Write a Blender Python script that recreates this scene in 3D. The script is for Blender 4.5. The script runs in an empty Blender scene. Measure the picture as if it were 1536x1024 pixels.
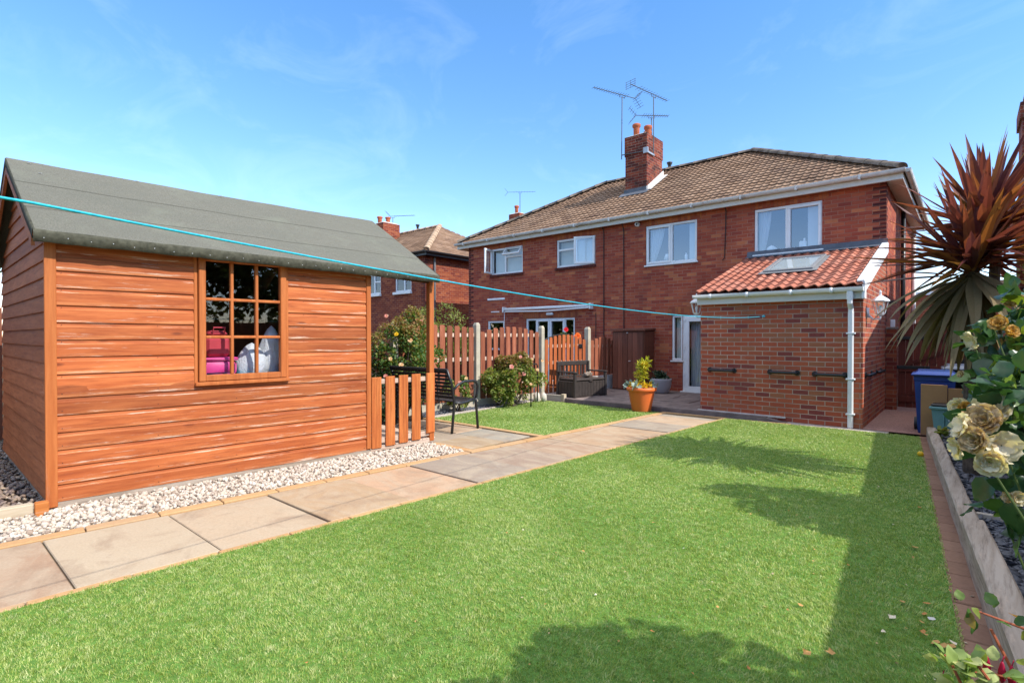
import bpy, math, random
import numpy as np
from mathutils import Vector, Matrix

random.seed(7)
RNG = np.random.default_rng(7)
R = math.radians
sc = bpy.context.scene
COL = sc.collection
I4 = Matrix.Identity(4)
HF = Matrix.Rotation(R(1.5), 4, 'Z')      # the houses stand turned 1.5 degrees from the garden

# ------------------------------------------------------------------ helpers
class MB:
    def __init__(s):
        s.v = []; s.f = []; s.m = []; s.uv = None; s.mi = 0
    def add(s, vs, fs, uvs=None):
        b = len(s.v); s.v += [tuple(p) for p in vs]
        for f in fs: s.f.append(tuple(b + i for i in f)); s.m.append(s.mi)
        if uvs is not None:
            if s.uv is None: s.uv = {}
            for i, u in enumerate(uvs): s.uv[b + i] = u
        return s
    def box(s, x0, x1, y0, y1, z0, z1, M=None):
        vs = [Vector((x, y, z)) for z in (z0, z1) for y in (y0, y1) for x in (x0, x1)]
        if M is not None: vs = [M @ p for p in vs]
        return s.add(vs, [(0, 2, 3, 1), (4, 5, 7, 6), (0, 1, 5, 4), (2, 6, 7, 3), (0, 4, 6, 2), (1, 3, 7, 5)])
    def bbox(s, x0, x1, y0, y1, z0, z1, b=.008, M=None):
        # box with chamfered edges on all sides
        import itertools
        vs = []; idx = {}
        for i, (x, sx) in enumerate(((x0, 1), (x1, -1))):
            for j, (y, sy) in enumerate(((y0, 1), (y1, -1))):
                for k, (z, sz) in enumerate(((z0, 1), (z1, -1))):
                    for a in range(3):
                        p = [x + sx * b, y + sy * b, z + sz * b]
                        p[a] = (x, y, z)[a]
                        idx[(i, j, k, a)] = len(vs); vs.append(Vector(p))
        fs = []
        q = idx
        for i in (0, 1):
            f = [q[(i, 0, 0, 0)], q[(i, 1, 0, 0)], q[(i, 1, 1, 0)], q[(i, 0, 1, 0)]]; fs.append(f if i else f[::-1])
            f = [q[(0, i, 0, 1)], q[(1, i, 0, 1)], q[(1, i, 1, 1)], q[(0, i, 1, 1)]]; fs.append(f[::-1] if i else f)
            f = [q[(0, 0, i, 2)], q[(1, 0, i, 2)], q[(1, 1, i, 2)], q[(0, 1, i, 2)]]; fs.append(f if i else f[::-1])
        for j in (0, 1):
            for k in (0, 1):
                fs.append([q[(0, j, k, 1)], q[(1, j, k, 1)], q[(1, j, k, 2)], q[(0, j, k, 2)]])
                fs.append([q[(j, 0, k, 0)], q[(j, 1, k, 0)], q[(j, 1, k, 2)], q[(j, 0, k, 2)]])
                fs.append([q[(j, k, 0, 0)], q[(j, k, 1, 0)], q[(j, k, 1, 1)], q[(j, k, 0, 1)]])
        for i in (0, 1):
            for j in (0, 1):
                for k in (0, 1):
                    fs.append([q[(i, j, k, 0)], q[(i, j, k, 1)], q[(i, j, k, 2)]])
        if M is not None: vs = [M @ p for p in vs]
        return s.add(vs, fs)
    def quad(s, a, b, c, d): return s.add([a, b, c, d], [(0, 1, 2, 3)])
    def tube(s, pts, r, n=8, cap=True):
        pts = [Vector(p) for p in pts]; N = len(pts)
        rr = r if isinstance(r, (list, tuple)) else [r] * N
        vs = []; up = None
        for i, p in enumerate(pts):
            t = (pts[min(i + 1, N - 1)] - pts[max(i - 1, 0)]).normalized()
            if up is None:
                up = Vector((0, 0, 1)) if abs(t.z) < .9 else Vector((1, 0, 0))
            a = t.cross(up).normalized(); up = a.cross(t).normalized()
            for k in range(n):
                w = 2 * math.pi * k / n
                vs.append(p + (a * math.cos(w) + up * math.sin(w)) * rr[i])
        fs = [(i * n + k, i * n + (k + 1) % n, (i + 1) * n + (k + 1) % n, (i + 1) * n + k) for i in range(N - 1) for k in range(n)]
        if cap: fs += [tuple(range(n))[::-1], tuple((N - 1) * n + k for k in range(n))]
        return s.add(vs, fs)
    def lathe(s, prof, n=24, c=(0, 0, 0), sx=1, sy=1):
        vs = []
        for r, z in prof:
            for k in range(n):
                w = 2 * math.pi * k / n
                vs.append((c[0] + r * sx * math.cos(w), c[1] + r * sy * math.sin(w), c[2] + z))
        fs = [(i * n + k, i * n + (k + 1) % n, (i + 1) * n + (k + 1) % n, (i + 1) * n + k) for i in range(len(prof) - 1) for k in range(n)]
        fs += [tuple(range(n))[::-1], tuple((len(prof) - 1) * n + k for k in range(n))]
        return s.add(vs, fs)
    def prism(s, poly, d, M=None):
        n = len(poly); vs = [Vector(p) for p in poly] + [Vector(p) + Vector(d) for p in poly]
        if M is not None: vs = [M @ p for p in vs]
        return s.add(vs, [tuple(range(n))[::-1], tuple(range(n, 2 * n))] + [(i, (i + 1) % n, n + (i + 1) % n, n + i) for i in range(n)])
    def build(s, name, mat, parent=None, smooth=False, frame=None):
        me = bpy.data.meshes.new(name)
        me.from_pydata(s.v, [], s.f)
        for m in (mat if isinstance(mat, (list, tuple)) else [mat]): me.materials.append(m)
        if any(s.m): me.polygons.foreach_set('material_index', s.m)
        if s.uv is not None:
            L = me.uv_layers.new(name='UVMap')
            vi = np.zeros(len(me.loops), np.int32); me.loops.foreach_get('vertex_index', vi)
            tab = np.zeros((len(s.v), 2), np.float32)
            for k, u in s.uv.items(): tab[k] = u
            L.data.foreach_set('uv', tab[vi].ravel())
        if smooth: me.polygons.foreach_set('use_smooth', [True] * len(me.polygons))
        me.update()
        return link(name, me, parent, frame)

RM = {}
def link(name, data, parent=None, frame=None):
    o = bpy.data.objects.new(name, data); COL.objects.link(o)
    if parent is not None:
        o.parent = parent
        if parent.name in RM:
            M, fr = RM[parent.name]
            if fr is not None: o.matrix_parent_inverse = M.inverted() @ fr
    elif frame is not None:
        o.matrix_world = frame
    return o

def thing(name, label, cat, loc=(0, 0, 0), rz=0, group=None, frame=None):
    """frame None: parts are in the thing's own coordinates; else parts are written in that frame (I4 = world)."""
    o = bpy.data.objects.new(name, None); COL.objects.link(o); o.empty_display_size = .1
    l = Vector(loc)
    M = Matrix.Translation(l) @ Matrix.Rotation(rz, 4, 'Z')
    if frame is not None: M = frame @ M
    o.matrix_world = M
    o.location = M.to_translation(); o.rotation_euler = M.to_euler()
    RM[o.name] = (M, frame)
    return tag(o, label, cat, group)
def tag(o, label, cat, group=None):
    o['label'] = label; o['category'] = cat
    if group: o['group'] = group
    return o
def struct(o, kind='structure'):
    o['kind'] = kind; return o

def npmesh(name, V, F, mat, parent=None, smooth=False, frame=None):
    """V (N,3), F list of equal-size faces array (M,k) or list of such arrays"""
    me = bpy.data.meshes.new(name)
    Fs = F if isinstance(F, list) else [F]
    nv = len(V); me.vertices.add(nv); me.vertices.foreach_set('co', np.ascontiguousarray(V, np.float32).ravel())
    loops = np.concatenate([f.ravel() for f in Fs]).astype(np.int32)
    tot = np.concatenate([np.full(len(f), f.shape[1], np.int32) for f in Fs])
    start = np.concatenate([[0], np.cumsum(tot)[:-1]]).astype(np.int32)
    me.loops.add(len(loops)); me.loops.foreach_set('vertex_index', loops)
    me.polygons.add(len(tot)); me.polygons.foreach_set('loop_start', start); me.polygons.foreach_set('loop_total', tot)
    if smooth: me.polygons.foreach_set('use_smooth', np.ones(len(tot), bool))
    for m in (mat if isinstance(mat, (list, tuple)) else [mat]): me.materials.append(m)
    me.update(calc_edges=True); me.validate()
    return link(name, me, parent, frame)

def rots(N, ax):
    """random frames whose third axis is ax (N,3)"""
    ax = ax / np.linalg.norm(ax, axis=1, keepdims=True)
    h = RNG.normal(size=(N, 3)); a = np.cross(h, ax); a /= np.linalg.norm(a, axis=1, keepdims=True)
    b = np.cross(ax, a)
    return np.stack([a, b, ax], axis=2)

def scatter(name, tv, tfs, P, Rm, S, mat, parent=None, smooth=False, frame=None):
    N = len(P); n = len(tv)
    S = np.asarray(S); S = S[:, None, None] if S.ndim == 1 else S[:, None, :]
    V = np.einsum('nij,nkj->nki', Rm, tv[None] * S) + P[:, None, :]
    off = (np.arange(N) * n)[:, None, None]
    Fs = [(np.asarray(tf)[None] + off).reshape(-1, len(tf[0])) for tf in tfs]
    return npmesh(name, V.reshape(-1, 3), Fs, mat, parent, smooth, frame)

# ------------------------------------------------------------------ materials
class NT:
    def __init__(s, tree): s.t = tree; s.c = {}
    def n(s, typ, ins=None, out=0, **props):
        nd = s.t.nodes.new(typ)
        for k, v in props.items(): setattr(nd, k, v)
        for k, v in (ins or {}).items():
            sk = nd.inputs[k]
            if isinstance(v, bpy.types.NodeSocket): s.t.links.new(v, sk)
            elif isinstance(v, bpy.types.Node): s.t.links.new(v.outputs[0], sk)
            else:
                if sk.type == 'RGBA' and len(v) == 3: v = (*v, 1)
                sk.default_value = v
        return nd
    def math(s, op, a, b=0.0, c=None):
        d = {0: a, 1: b}
        if c is not None: d[2] = c
        return s.n('ShaderNodeMath', d, operation=op).outputs[0]
    def ramp(s, fac, stops, interp='LINEAR'):
        nd = s.n('ShaderNodeValToRGB', {0: fac}); cr = nd.color_ramp; cr.interpolation = interp
        while len(cr.elements) < len(stops): cr.elements.new(.5)
        for e, (p, c) in zip(cr.elements, stops):
            e.position = p; e.color = (*c, 1) if len(c) == 3 else c
        return nd.outputs[0]
    def mix(s, fac, a, b, blend='MIX'):
        nd = s.n('ShaderNodeMix', data_type='RGBA', blend_type=blend)
        for i, v in ((0, fac), (6, a), (7, b)):
            sk = nd.inputs[i]
            if isinstance(v, bpy.types.NodeSocket): s.t.links.new(v, sk)
            else: sk.default_value = (*v, 1) if (i and len(v) == 3) else v
        return nd.outputs[2]
    def noise(s, vec, scale, detail=4, rough=.55, out=0, dist=0):
        nd = s.n('ShaderNodeTexNoise', {'Vector': vec, 'Scale': scale, 'Detail': detail, 'Roughness': rough, 'Distortion': dist})
        return nd.outputs[out]
    def obj(s):
        if 'tc' not in s.c: s.c['tc'] = s.n('ShaderNodeTexCoord')
        return s.c['tc'].outputs['Object']
    def uv(s):
        if 'tc' not in s.c: s.c['tc'] = s.n('ShaderNodeTexCoord')
        return s.c['tc'].outputs['UV']
    def island(s):
        if 'geo' not in s.c: s.c['geo'] = s.n('ShaderNodeNewGeometry')
        return s.c['geo'].outputs['Random Per Island']
    def scale(s, vec, xyz):
        return s.n('ShaderNodeMapping', {0: vec, 3: xyz}).outputs[0]
    def maprange(s, v, a, b, c=0., d=1.):
        return s.n('ShaderNodeMapRange', {0: v, 1: a, 2: b, 3: c, 4: d}).outputs[0]
    def bump(s, h, dist=.01, strength=1., normal=None):
        d = {'Height': h, 'Distance': dist, 'Strength': strength}
        if normal is not None: d['Normal'] = normal
        return s.n('ShaderNodeBump', d).outputs[0]

MATS = {}
def mat(name, fn):
    m = bpy.data.materials.new(name); m.use_nodes = True; t = m.node_tree
    for nd in list(t.nodes): t.nodes.remove(nd)
    k = NT(t); out = k.n('ShaderNodeOutputMaterial'); sh = fn(k)
    t.links.new(sh, out.inputs[0]); MATS[name] = m
    return m
def principled(k, col, rough=.8, normal=None, spec=.3, metal=0., **kw):
    d = {'Base Color': col, 'Roughness': rough, 'Specular IOR Level': spec, 'Metallic': metal}
    if normal is not None: d['Normal'] = normal
    d.update(kw)
    return k.n('ShaderNodeBsdfPrincipled', d).outputs[0]

def plain(name, col, rough=.6, spec=.4, metal=0., var=.12, scale=8., bump=0., dirt=None):
    def fn(k):
        nz = k.noise(k.obj(), scale, 5, .6)
        c = k.mix(k.maprange(nz, .3, .7), [x * (1 - var) for x in col], [min(1, x * (1 + var)) for x in col])
        if dirt:
            d = k.maprange(k.noise(k.obj(), dirt[1], 6, .7), .52, .72)
            c = k.mix(k.math('MULTIPLY', d, dirt[2]), c, dirt[0])
        rr = k.maprange(k.noise(k.obj(), scale * 3, 3), .2, .8, rough * .85, min(1, rough * 1.15))
        nm = k.bump(k.noise(k.obj(), scale * 6, 4), bump, .6) if bump else None
        return principled(k, c, rr, nm, spec, metal)
    return mat(name, fn)

def brick(name, cols, mortar, msize=.005, upright=False, var=.25, soot=None, depth=.004, msmooth=.15):
    def fn(k):
        o = k.obj(); s = k.n('ShaderNodeSeparateXYZ', {0: o})
        u = k.math('ADD', s.outputs[0], s.outputs[1])
        v = k.n('ShaderNodeCombineXYZ', {0: s.outputs[2] if upright else u, 1: u if upright else s.outputs[2]}).outputs[0]
        wob = k.n('ShaderNodeVectorMath', {0: k.noise(o, 9, 2, out=1), 1: (.5, .5, .5)}, operation='SUBTRACT').outputs[0]
        wob = k.n('ShaderNodeVectorMath', {0: wob, 3: .006}, operation='SCALE').outputs[0]
        v = k.n('ShaderNodeVectorMath', {0: v, 1: wob}, operation='ADD').outputs[0]
        b = k.n('ShaderNodeTexBrick', {'Vector': v, 'Color1': (0, 0, 0), 'Color2': (1, 1, 1), 'Mortar': (.5, .5, .5), 'Scale': 1.,
                'Mortar Size': msize, 'Mortar Smooth': msmooth, 'Bias': 0., 'Brick Width': .225, 'Row Height': .075}, offset=.5)
        c = k.ramp(b.outputs[0], cols, 'CONSTANT')
        c = k.mix(k.maprange(k.noise(o, 2.2, 3), .35, .65), c, k.mix(var, c, (.1, .02, .02), 'MIX'))
        c = k.mix(k.maprange(k.noise(o, 60, 4, .7), .25, .75, 0, .35), c, k.mix(1., c, (.55, .5, .5), 'MULTIPLY'))
        mc = k.mix(k.maprange(k.noise(o, 1.3, 4), .4, .6), mortar, [x * .62 for x in mortar])
        c = k.mix(b.outputs[1], c, mc)
        c = k.mix(k.maprange(k.noise(k.scale(o, (1, 1, .45)), 1.7, 6, .7), .56, .78, 0, .35), c, (.16, .07, .055))
        c = k.mix(k.maprange(k.noise(o, 3.7, 6, .75), .60, .78, 0, .3), c, (.55, .40, .33))
        if soot:
            c = k.mix(k.maprange(k.noise(o, soot[1], 5, .7), .45, .7, 0, soot[2]), c, soot[0])
        h = k.math('SUBTRACT', k.math('MULTIPLY', k.noise(o, 45, 4, .7), .5), b.outputs[1])
        return principled(k, c, .88, k.bump(h, depth, .9), .2)
    return mat(name, fn)

M = MATS
brick('brick_house', [(0, (.43, .098, .050)), (.30, (.39, .080, .044)), (.55, (.50, .126, .060)), (.72, (.33, .068, .042)), (.84, (.58, .185, .078)), (.93, (.46, .112, .062))], (.42, .22, .15), .0042)
brick('brick_soldier', [(0, (.44, .13, .055)), (.5, (.36, .09, .045)), (.8, (.50, .16, .06))], (.28, .12, .075), .0038, True)
brick('brick_quoin', [(0, (.10, .024, .02)), (.5, (.075, .02, .019)), (.8, (.15, .03, .02))], (.32, .16, .11), .004)
brick('brick_ext', [(0, (.45, .106, .052)), (.38, (.48, .120, .058)), (.58, (.26, .065, .052)), (.71, (.40, .140, .070)), (.86, (.42, .112, .058)), (.95, (.31, .078, .052))], (.52, .37, .285), .0062, var=.12, depth=.005)
brick('brick_far', [(0, (.30, .07, .03)), (.35, (.24, .05, .026)), (.65, (.36, .10, .042)), (.85, (.19, .036, .024))], (.40, .22, .14), .0048)
brick('brick_stack', [(0, (.25, .052, .028)), (.3, (.20, .037, .022)), (.55, (.31, .075, .035)), (.8, (.11, .026, .02))], (.40, .28, .21), .005, soot=((.035, .025, .022), 3, .75))

def tilemat(name, cols, stain, lich=True, rough=.85):
    def fn(k):
        uv = k.uv(); o = k.obj()
        fl = k.n('ShaderNodeVectorMath', {0: uv}, operation='FLOOR').outputs[0]
        wn = k.n('ShaderNodeTexWhiteNoise', {0: fl}, noise_dimensions='2D').outputs[0]
        c = k.ramp(wn, cols)
        c = k.mix(k.maprange(k.noise(o, 1.1, 5, .65), .45, .72, 0, .5), c, stain)
        c = k.mix(k.maprange(k.noise(o, 26, 5, .7), .3, .75, 0, .5), c, k.mix(1., c, (.6, .56, .52), 'MULTIPLY'))
        if lich:
            c = k.mix(k.maprange(k.noise(o, 5, 5, .8), .66, .74, 0, .6), c, (.42, .36, .25))
        return principled(k, c, rough, k.bump(k.noise(o, 70, 4), .003, .6), .25)
    return mat(name, fn)
tilemat('tile_concrete', [(0, (.21, .125, .075)), (.4, (.26, .16, .10)), (.75, (.31, .20, .13)), (1, (.17, .10, .065))], (.10, .065, .048))
tilemat('tile_clay', [(0, (.34, .115, .07)), (.45, (.43, .155, .095)), (.8, (.38, .155, .105)), (1, (.50, .21, .14))], (.22, .08, .06), False)
plain('ridge_tile', (.13, .105, .085), .9, .2, var=.4, scale=4, bump=.006, dirt=((.28, .26, .2), 7, .6))
plain('hip_pale', (.42, .29, .19), .9, .2, var=.25, scale=6, bump=.004)
plain('upvc', (.80, .80, .79), .35, .5, var=.03, scale=3, dirt=((.5, .48, .44), 4, .35))
plain('fascia_cream', (.68, .64, .56), .5, .4, var=.06, scale=3, dirt=((.36, .33, .28), 3, .5))
plain('gutter_dirty', (.62, .60, .56), .45, .4, var=.1, scale=5, dirt=((.16, .15, .13), 4, .7))
plain('black_plastic', (.018, .018, .02), .4, .5, scale=6)
plain('lead_flash', (.10, .11, .13), .6, .4, var=.25, scale=7)
plain('cement', (.62, .58, .53), .9, .2, var=.2, scale=9, bump=.006)
plain('conc_post', (.44, .39, .30), .9, .2, var=.15, scale=7, bump=.004, dirt=((.30, .28, .2), 6, .5))
plain('pipe_grey', (.2, .2, .2), .5, .4)
plain('aerial_metal', (.09, .10, .11), .5, .5, .4)
plain('cable_dark', (.03, .022, .02), .6, .3)
plain('clay_pot', (.40, .11, .05), .8, .3, var=.2, scale=9)
plain('bench_metal', (.016, .017, .019), .38, .5, var=.2, bump=.001, scale=20)
plain('bench_slat', (.025, .022, .021), .5, .4, var=.2, scale=15)
plain('dark_resin', (.045, .036, .032), .5, .4, var=.2, scale=10, bump=.002)
plain('orange_plastic', (.72, .16, .035), .45, .4, var=.05, scale=4, dirt=((.55, .16, .06), 5, .4))
plain('grey_plastic', (.34, .33, .345), .45, .4, var=.05, scale=4)
plain('soil', (.05, .034, .024), .95, .1, var=.4, scale=30, bump=.01)
plain('blue_plastic', (.014, .045, .22), .38, .5, var=.06, scale=5, dirt=((.03, .06, .2), 4, .5))
plain('green_plastic', (.022, .05, .045), .45, .4, var=.15, scale=6)
plain('lid_grey', (.20, .22, .25), .3, .5, var=.1, scale=6)
plain('teal_plastic', (.13, .27, .27), .45, .4, var=.08, scale=5)
plain('card', (.33, .185, .085), .85, .2, var=.08, scale=6)
plain('white_paint', (.8, .8, .8), .5, .4)
plain('galv', (.45, .45, .44), .4, .5, .6)
plain('rope', (.02, .42, .55), .6, .3, var=.25, scale=90)
plain('curtain', (.5, .53, .56), .9, .1, var=.06, scale=4)
plain('blind', (.62, .62, .56), .8, .1, var=.06, scale=4)
plain('ornament', (.72, .74, .76), .5, .3)
plain('pink', (.62, .05, .22), .4, .4, var=.04)
plain('red_case', (.50, .05, .07), .45, .4, var=.05)
plain('cyan_plastic', (.03, .50, .62), .4, .4)
plain('sack', (.60, .60, .63), .35, .5, var=.1, scale=10, bump=.02)
plain('inner_wood', (.11, .05, .025), .9, .1, var=.3, scale=8)
plain('stone_pale', (.55, .50, .43), .9, .2, var=.2, scale=16, bump=.008)
plain('stone_brown', (.24, .19, .15), .9, .2, var=.3, scale=14, bump=.008)
plain('lamp_white', (.74, .75, .76), .4, .5)
plain('brass', (.6, .5, .36), .3, .5, .8)
plain('house_inner', (.10, .09, .08), .9, .1)
plain('resin_path', (.36, .21, .17), .9, .2, var=.45, scale=60, bump=.004)
plain('patio_slab', (.20, .155, .14), .85, .25, var=.35, scale=5, bump=.004, dirt=((.34, .27, .24), 3, .5))
plain('threshold', (.42, .36, .31), .9, .2, var=.2, scale=8)
plain('earth_ground', (.10, .075, .045), .95, .1, var=.4, scale=2, bump=.01)

def woodmat(name, col, light, dark, axis=1, worn=.5, rough=.7, bump=.0025, isl=.22, wt=.62, knots=False):
    def fn(k):
        o = k.obj(); sc3 = [19, 19, 19]; sc3[axis] = 1.3
        g = k.noise(k.scale(o, sc3), 1., 5, .6, dist=.5)
        il = k.island()
        c = k.mix(k.maprange(g, .36, .64), col, light)
        c = k.mix(k.maprange(k.noise(k.scale(o, [x * 2.2 for x in sc3]), 1., 4, .7), .50, .68, 0, .55), c, dark)
        t = k.maprange(il, 0, 1, 1 - isl, 1 + isl)
        c = k.n('ShaderNodeHueSaturation', {'Value': t, 'Color': c}).outputs[0]
        s2 = [9, 9, 40]; s2[axis] = 2.2
        if axis == 2: s2 = [40, 40, 1.5]
        w = k.maprange(k.noise(k.scale(o, s2), 1., 6, .72), wt, wt + .12, 0, worn)
        c = k.mix(w, c, (.62, .46, .34))
        if knots:
            vs_ = [7, 7, 7]; vs_[axis] = 2.2
            vd = k.n('ShaderNodeTexVoronoi', {'Vector': k.scale(o, vs_), 'Scale': 1.}).outputs['Distance']
            c = k.mix(k.maprange(vd, .05, .13, .8, 0), c, (.16, .035, .012))
        return principled(k, c, rough, k.bump(g, bump, .7), .3)
    return mat(name, fn)
woodmat('shed_wood', (.35, .080, .020), (.49, .140, .040), (.19, .036, .010), 1, .8, isl=.24, wt=.61, knots=True)
woodmat('shed_worn', (.36, .085, .02), (.52, .18, .06), (.20, .04, .012), 1, .95, wt=.535)
woodmat('shed_trim', (.40, .105, .023), (.50, .155, .04), (.30, .08, .02), 2, .3, isl=.1)
woodmat('shed_trim_h', (.44, .14, .028), (.56, .20, .05), (.30, .08, .02), 1, .4, isl=.1)
woodmat('shed_gable', (.33, .10, .032), (.42, .14, .05), (.18, .05, .02), 0, .4)
woodmat('picket_wood', (.42, .105, .024), (.62, .20, .05), (.26, .06, .014), 2, .6)
woodmat('fence_wood', (.215, .060, .028), (.31, .105, .055), (.10, .028, .016), 2, .7, .75, isl=.3)
woodmat('gate_wood_orange', (.33, .080, .022), (.42, .12, .04), (.18, .04, .014), 2, .35, .75, isl=.25)  # orange brown wood of the picket gate
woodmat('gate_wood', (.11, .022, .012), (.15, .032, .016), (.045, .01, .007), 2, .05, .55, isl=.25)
woodmat('cabinet_wood', (.15, .052, .030), (.20, .07, .04), (.08, .028, .018), 2, .04, .6)
woodmat('rail_pale', (.50, .36, .27), (.60, .47, .37), (.3, .2, .14), 1, .3)
woodmat('sleeper', (.30, .235, .175), (.42, .35, .28), (.10, .07, .05), 1, .45, .9, .012, isl=.12, wt=.58)
woodmat('timber_pale', (.50, .40, .27), (.60, .50, .36), (.34, .25, .15), 1, .2, .85)
woodmat('timber_pale_x', (.44, .38, .31), (.54, .48, .40), (.30, .25, .19), 0, .2, .85)

def islandmat(name, stops, rough=.85, nscale=40, bump=.003, spec=.25, mott=.3, interp='LINEAR'):
    def fn(k):
        c = k.ramp(k.island(), stops, interp)
        c = k.mix(k.maprange(k.noise(k.obj(), nscale, 4, .65), .3, .7, 0, mott), c, k.mix(1., c, (.45, .43, .42), 'MULTIPLY'))
        return principled(k, c, rough, k.bump(k.noise(k.obj(), nscale * 2, 4), bump, .6), spec)
    return mat(name, fn)
islandmat('gravel_white', [(0, (.62, .53, .42)), (.4, (.50, .41, .32)), (.7, (.70, .63, .53)), (.9, (.38, .29, .22)), (1, (.28, .21, .16))], mott=.25)
islandmat('pebble_brown', [(0, (.22, .15, .11)), (.4, (.32, .25, .2)), (.7, (.14, .10, .09)), (.9, (.40, .30, .20)), (1, (.48, .42, .36))])
islandmat('slate_chip', [(0, (.07, .075, .09)), (.5, (.10, .108, .13)), (.8, (.14, .148, .17)), (1, (.05, .052, .06))], .55, spec=.45)
islandmat('edging', [(0, (.46, .265, .12)), (.5, (.52, .32, .15)), (1, (.44, .285, .165))], mott=.25, nscale=30)
islandmat('edging_brown', [(0, (.25, .14, .09)), (.5, (.30, .175, .115)), (1, (.22, .12, .08))], mott=.35, nscale=30)

def slabfn(k):
    o = k.obj()
    c = k.ramp(k.island(), [(0, (.31, .24, .15)), (.2, (.45, .30, .175)), (.42, (.33, .215, .145)), (.6, (.30, .275, .225)), (.8, (.49, .31, .19)), (1, (.44, .36, .25))])
    n1 = k.noise(k.scale(o, (1.2, 2.2, 1)), 1.6, 6, .6, dist=1.6)
    c = k.mix(k.maprange(n1, .42, .62, 0, .55), c, (.46, .37, .26))
    c = k.mix(k.maprange(k.noise(o, 2.3, 5, .65, dist=1.), .5, .75, 0, .6), c, (.24, .155, .10))
    c = k.mix(k.maprange(k.noise(o, 70, 3, .7), .3, .8, 0, .4), c, k.mix(1., c, (.5, .48, .45), 'MULTIPLY'))
    c = k.mix(k.maprange(k.noise(o, 9, 6, .8), .60, .72, 0, .5), c, (.20, .145, .10))
    return principled(k, c, .8, k.bump(k.math('ADD', n1, k.math('MULTIPLY', k.noise(o, 30, 4), .25)), .01, .6), .3)
mat('sandstone', slabfn)
plain('joint_sand', (.13, .095, .065), .95, .1, var=.3, scale=20, dirt=((.08, .11, .03), 5, .6))

def feltfn(k):
    o = k.obj()
    g = k.n('ShaderNodeTexWhiteNoise', {0: k.n('ShaderNodeVectorMath', {0: k.scale(o, (420, 420, 420))}, operation='FLOOR').outputs[0]}).outputs[0]
    n = k.noise(o, 260, 2, .8)
    c = k.mix(k.maprange(k.noise(o, 95, 3, .8), .35, .65), (.085, .082, .062), (.195, .186, .148))
    c = k.mix(k.maprange(k.noise(k.scale(o, (1, .5, 1)), 2.5, 5, .7), .42, .7, 0, .5), c, (.11, .112, .088))
    c = k.mix(k.math('MULTIPLY', g, .25), c, (.22, .215, .18))
    c = k.mix(k.maprange(k.noise(o, 1.4, 6, .75), .52, .72, 0, .45), c, (.20, .21, .155))
    return principled(k, c, .95, k.bump(k.math('ADD', n, k.math('MULTIPLY', k.noise(k.scale(o, (3, 1, 3)), 2.2, 3), 3.)), .006, .8), .15)
mat('felt', feltfn)
plain('felt_edge', (.075, .072, .05), .95, .15, var=.4, scale=22, bump=.006)

def leafmat(name, stops, trans=.35, rough=.5, spec=.35, nscale=60):
    def fn(k):
        c = k.ramp(k.island(), stops)
        c = k.mix(k.maprange(k.noise(k.obj(), nscale, 2), .3, .7, 0, .35), c, k.mix(1., c, (.6, .65, .5), 'MULTIPLY'))
        p = principled(k, c, rough, None, spec)
        tc = k.mix(1., c, (1.5, 1.5, .7), 'MULTIPLY')
        t = k.n('ShaderNodeBsdfTranslucent', {'Color': tc}).outputs[0]
        return k.n('ShaderNodeMixShader', {0: trans, 1: p, 2: t}).outputs[0]
    return mat(name, fn)
leafmat('leaf_rose', [(0, (.055, .12, .03)), (.4, (.085, .17, .04)), (.7, (.14, .22, .05)), (.88, (.26, .26, .05)), (1, (.30, .14, .06))])
leafmat('leaf_bronze', [(0, (.14, .17, .04)), (.4, (.28, .23, .07)), (.7, (.34, .16, .07)), (.9, (.32, .24, .09)), (1, (.3, .1, .07))])
leafmat('leaf_big', [(0, (.025, .07, .028)), (.4, (.04, .10, .035)), (.72, (.055, .125, .04)), (.9, (.16, .26, .03)), (1, (.24, .30, .04))], .3, .35, .5)
leafmat('leaf_ivy', [(0, (.018, .042, .02)), (.5, (.03, .062, .028)), (.85, (.05, .085, .045)), (1, (.09, .13, .06))], .2, .4, .45)
leafmat('leaf_yellowgreen', [(0, (.13, .19, .04)), (.5, (.22, .27, .06)), (.85, (.32, .34, .09)), (1, (.30, .2, .07))], .35)
leafmat('leaf_tree', [(0, (.05, .09, .025)), (.5, (.08, .13, .035)), (.85, (.15, .18, .04)), (1, (.25, .2, .05))], .3)
leafmat('leaf_lime', [(0, (.26, .34, .03)), (.5, (.48, .48, .04)), (1, (.66, .56, .05))], .4)
leafmat('petal_yellow', [(0, (.75, .48, .02)), (.5, (.80, .58, .03)), (1, (.70, .40, .01))], .3)
leafmat('leaf_silver', [(0, (.22, .30, .26)), (1, (.34, .42, .38))], .2)
leafmat('leaf_vari', [(0, (.16, .26, .06)), (.5, (.32, .40, .12)), (1, (.58, .58, .24))], .35)
leafmat('petal_pink', [(0, (.68, .20, .22)), (.5, (.75, .36, .30)), (1, (.78, .52, .40))], .3)
leafmat('petal_apricot', [(0, (.80, .50, .25)), (.5, (.82, .58, .35)), (1, (.80, .62, .42))], .3)
leafmat('petal_cream', [(0, (.74, .64, .44)), (.5, (.80, .73, .56)), (.8, (.70, .50, .24)), (1, (.78, .70, .55))], .3, .55, .25, 25)
leafmat('petal_dried', [(0, (.50, .34, .17)), (.5, (.60, .44, .25)), (.85, (.70, .58, .40)), (1, (.42, .24, .09))], .25, .7, .2, 40)
leafmat('petal_gold', [(0, (.55, .28, .05)), (.5, (.62, .36, .09)), (1, (.68, .46, .18))], .25, .7, .2, 40)
leafmat('petal_fuchsia', [(0, (.45, .01, .05)), (1, (.55, .02, .09))], .3)
leafmat('litter', [(0, (.45, .22, .06)), (.5, (.55, .34, .14)), (.8, (.72, .60, .42)), (1, (.8, .76, .68))], .2, .7)
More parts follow.
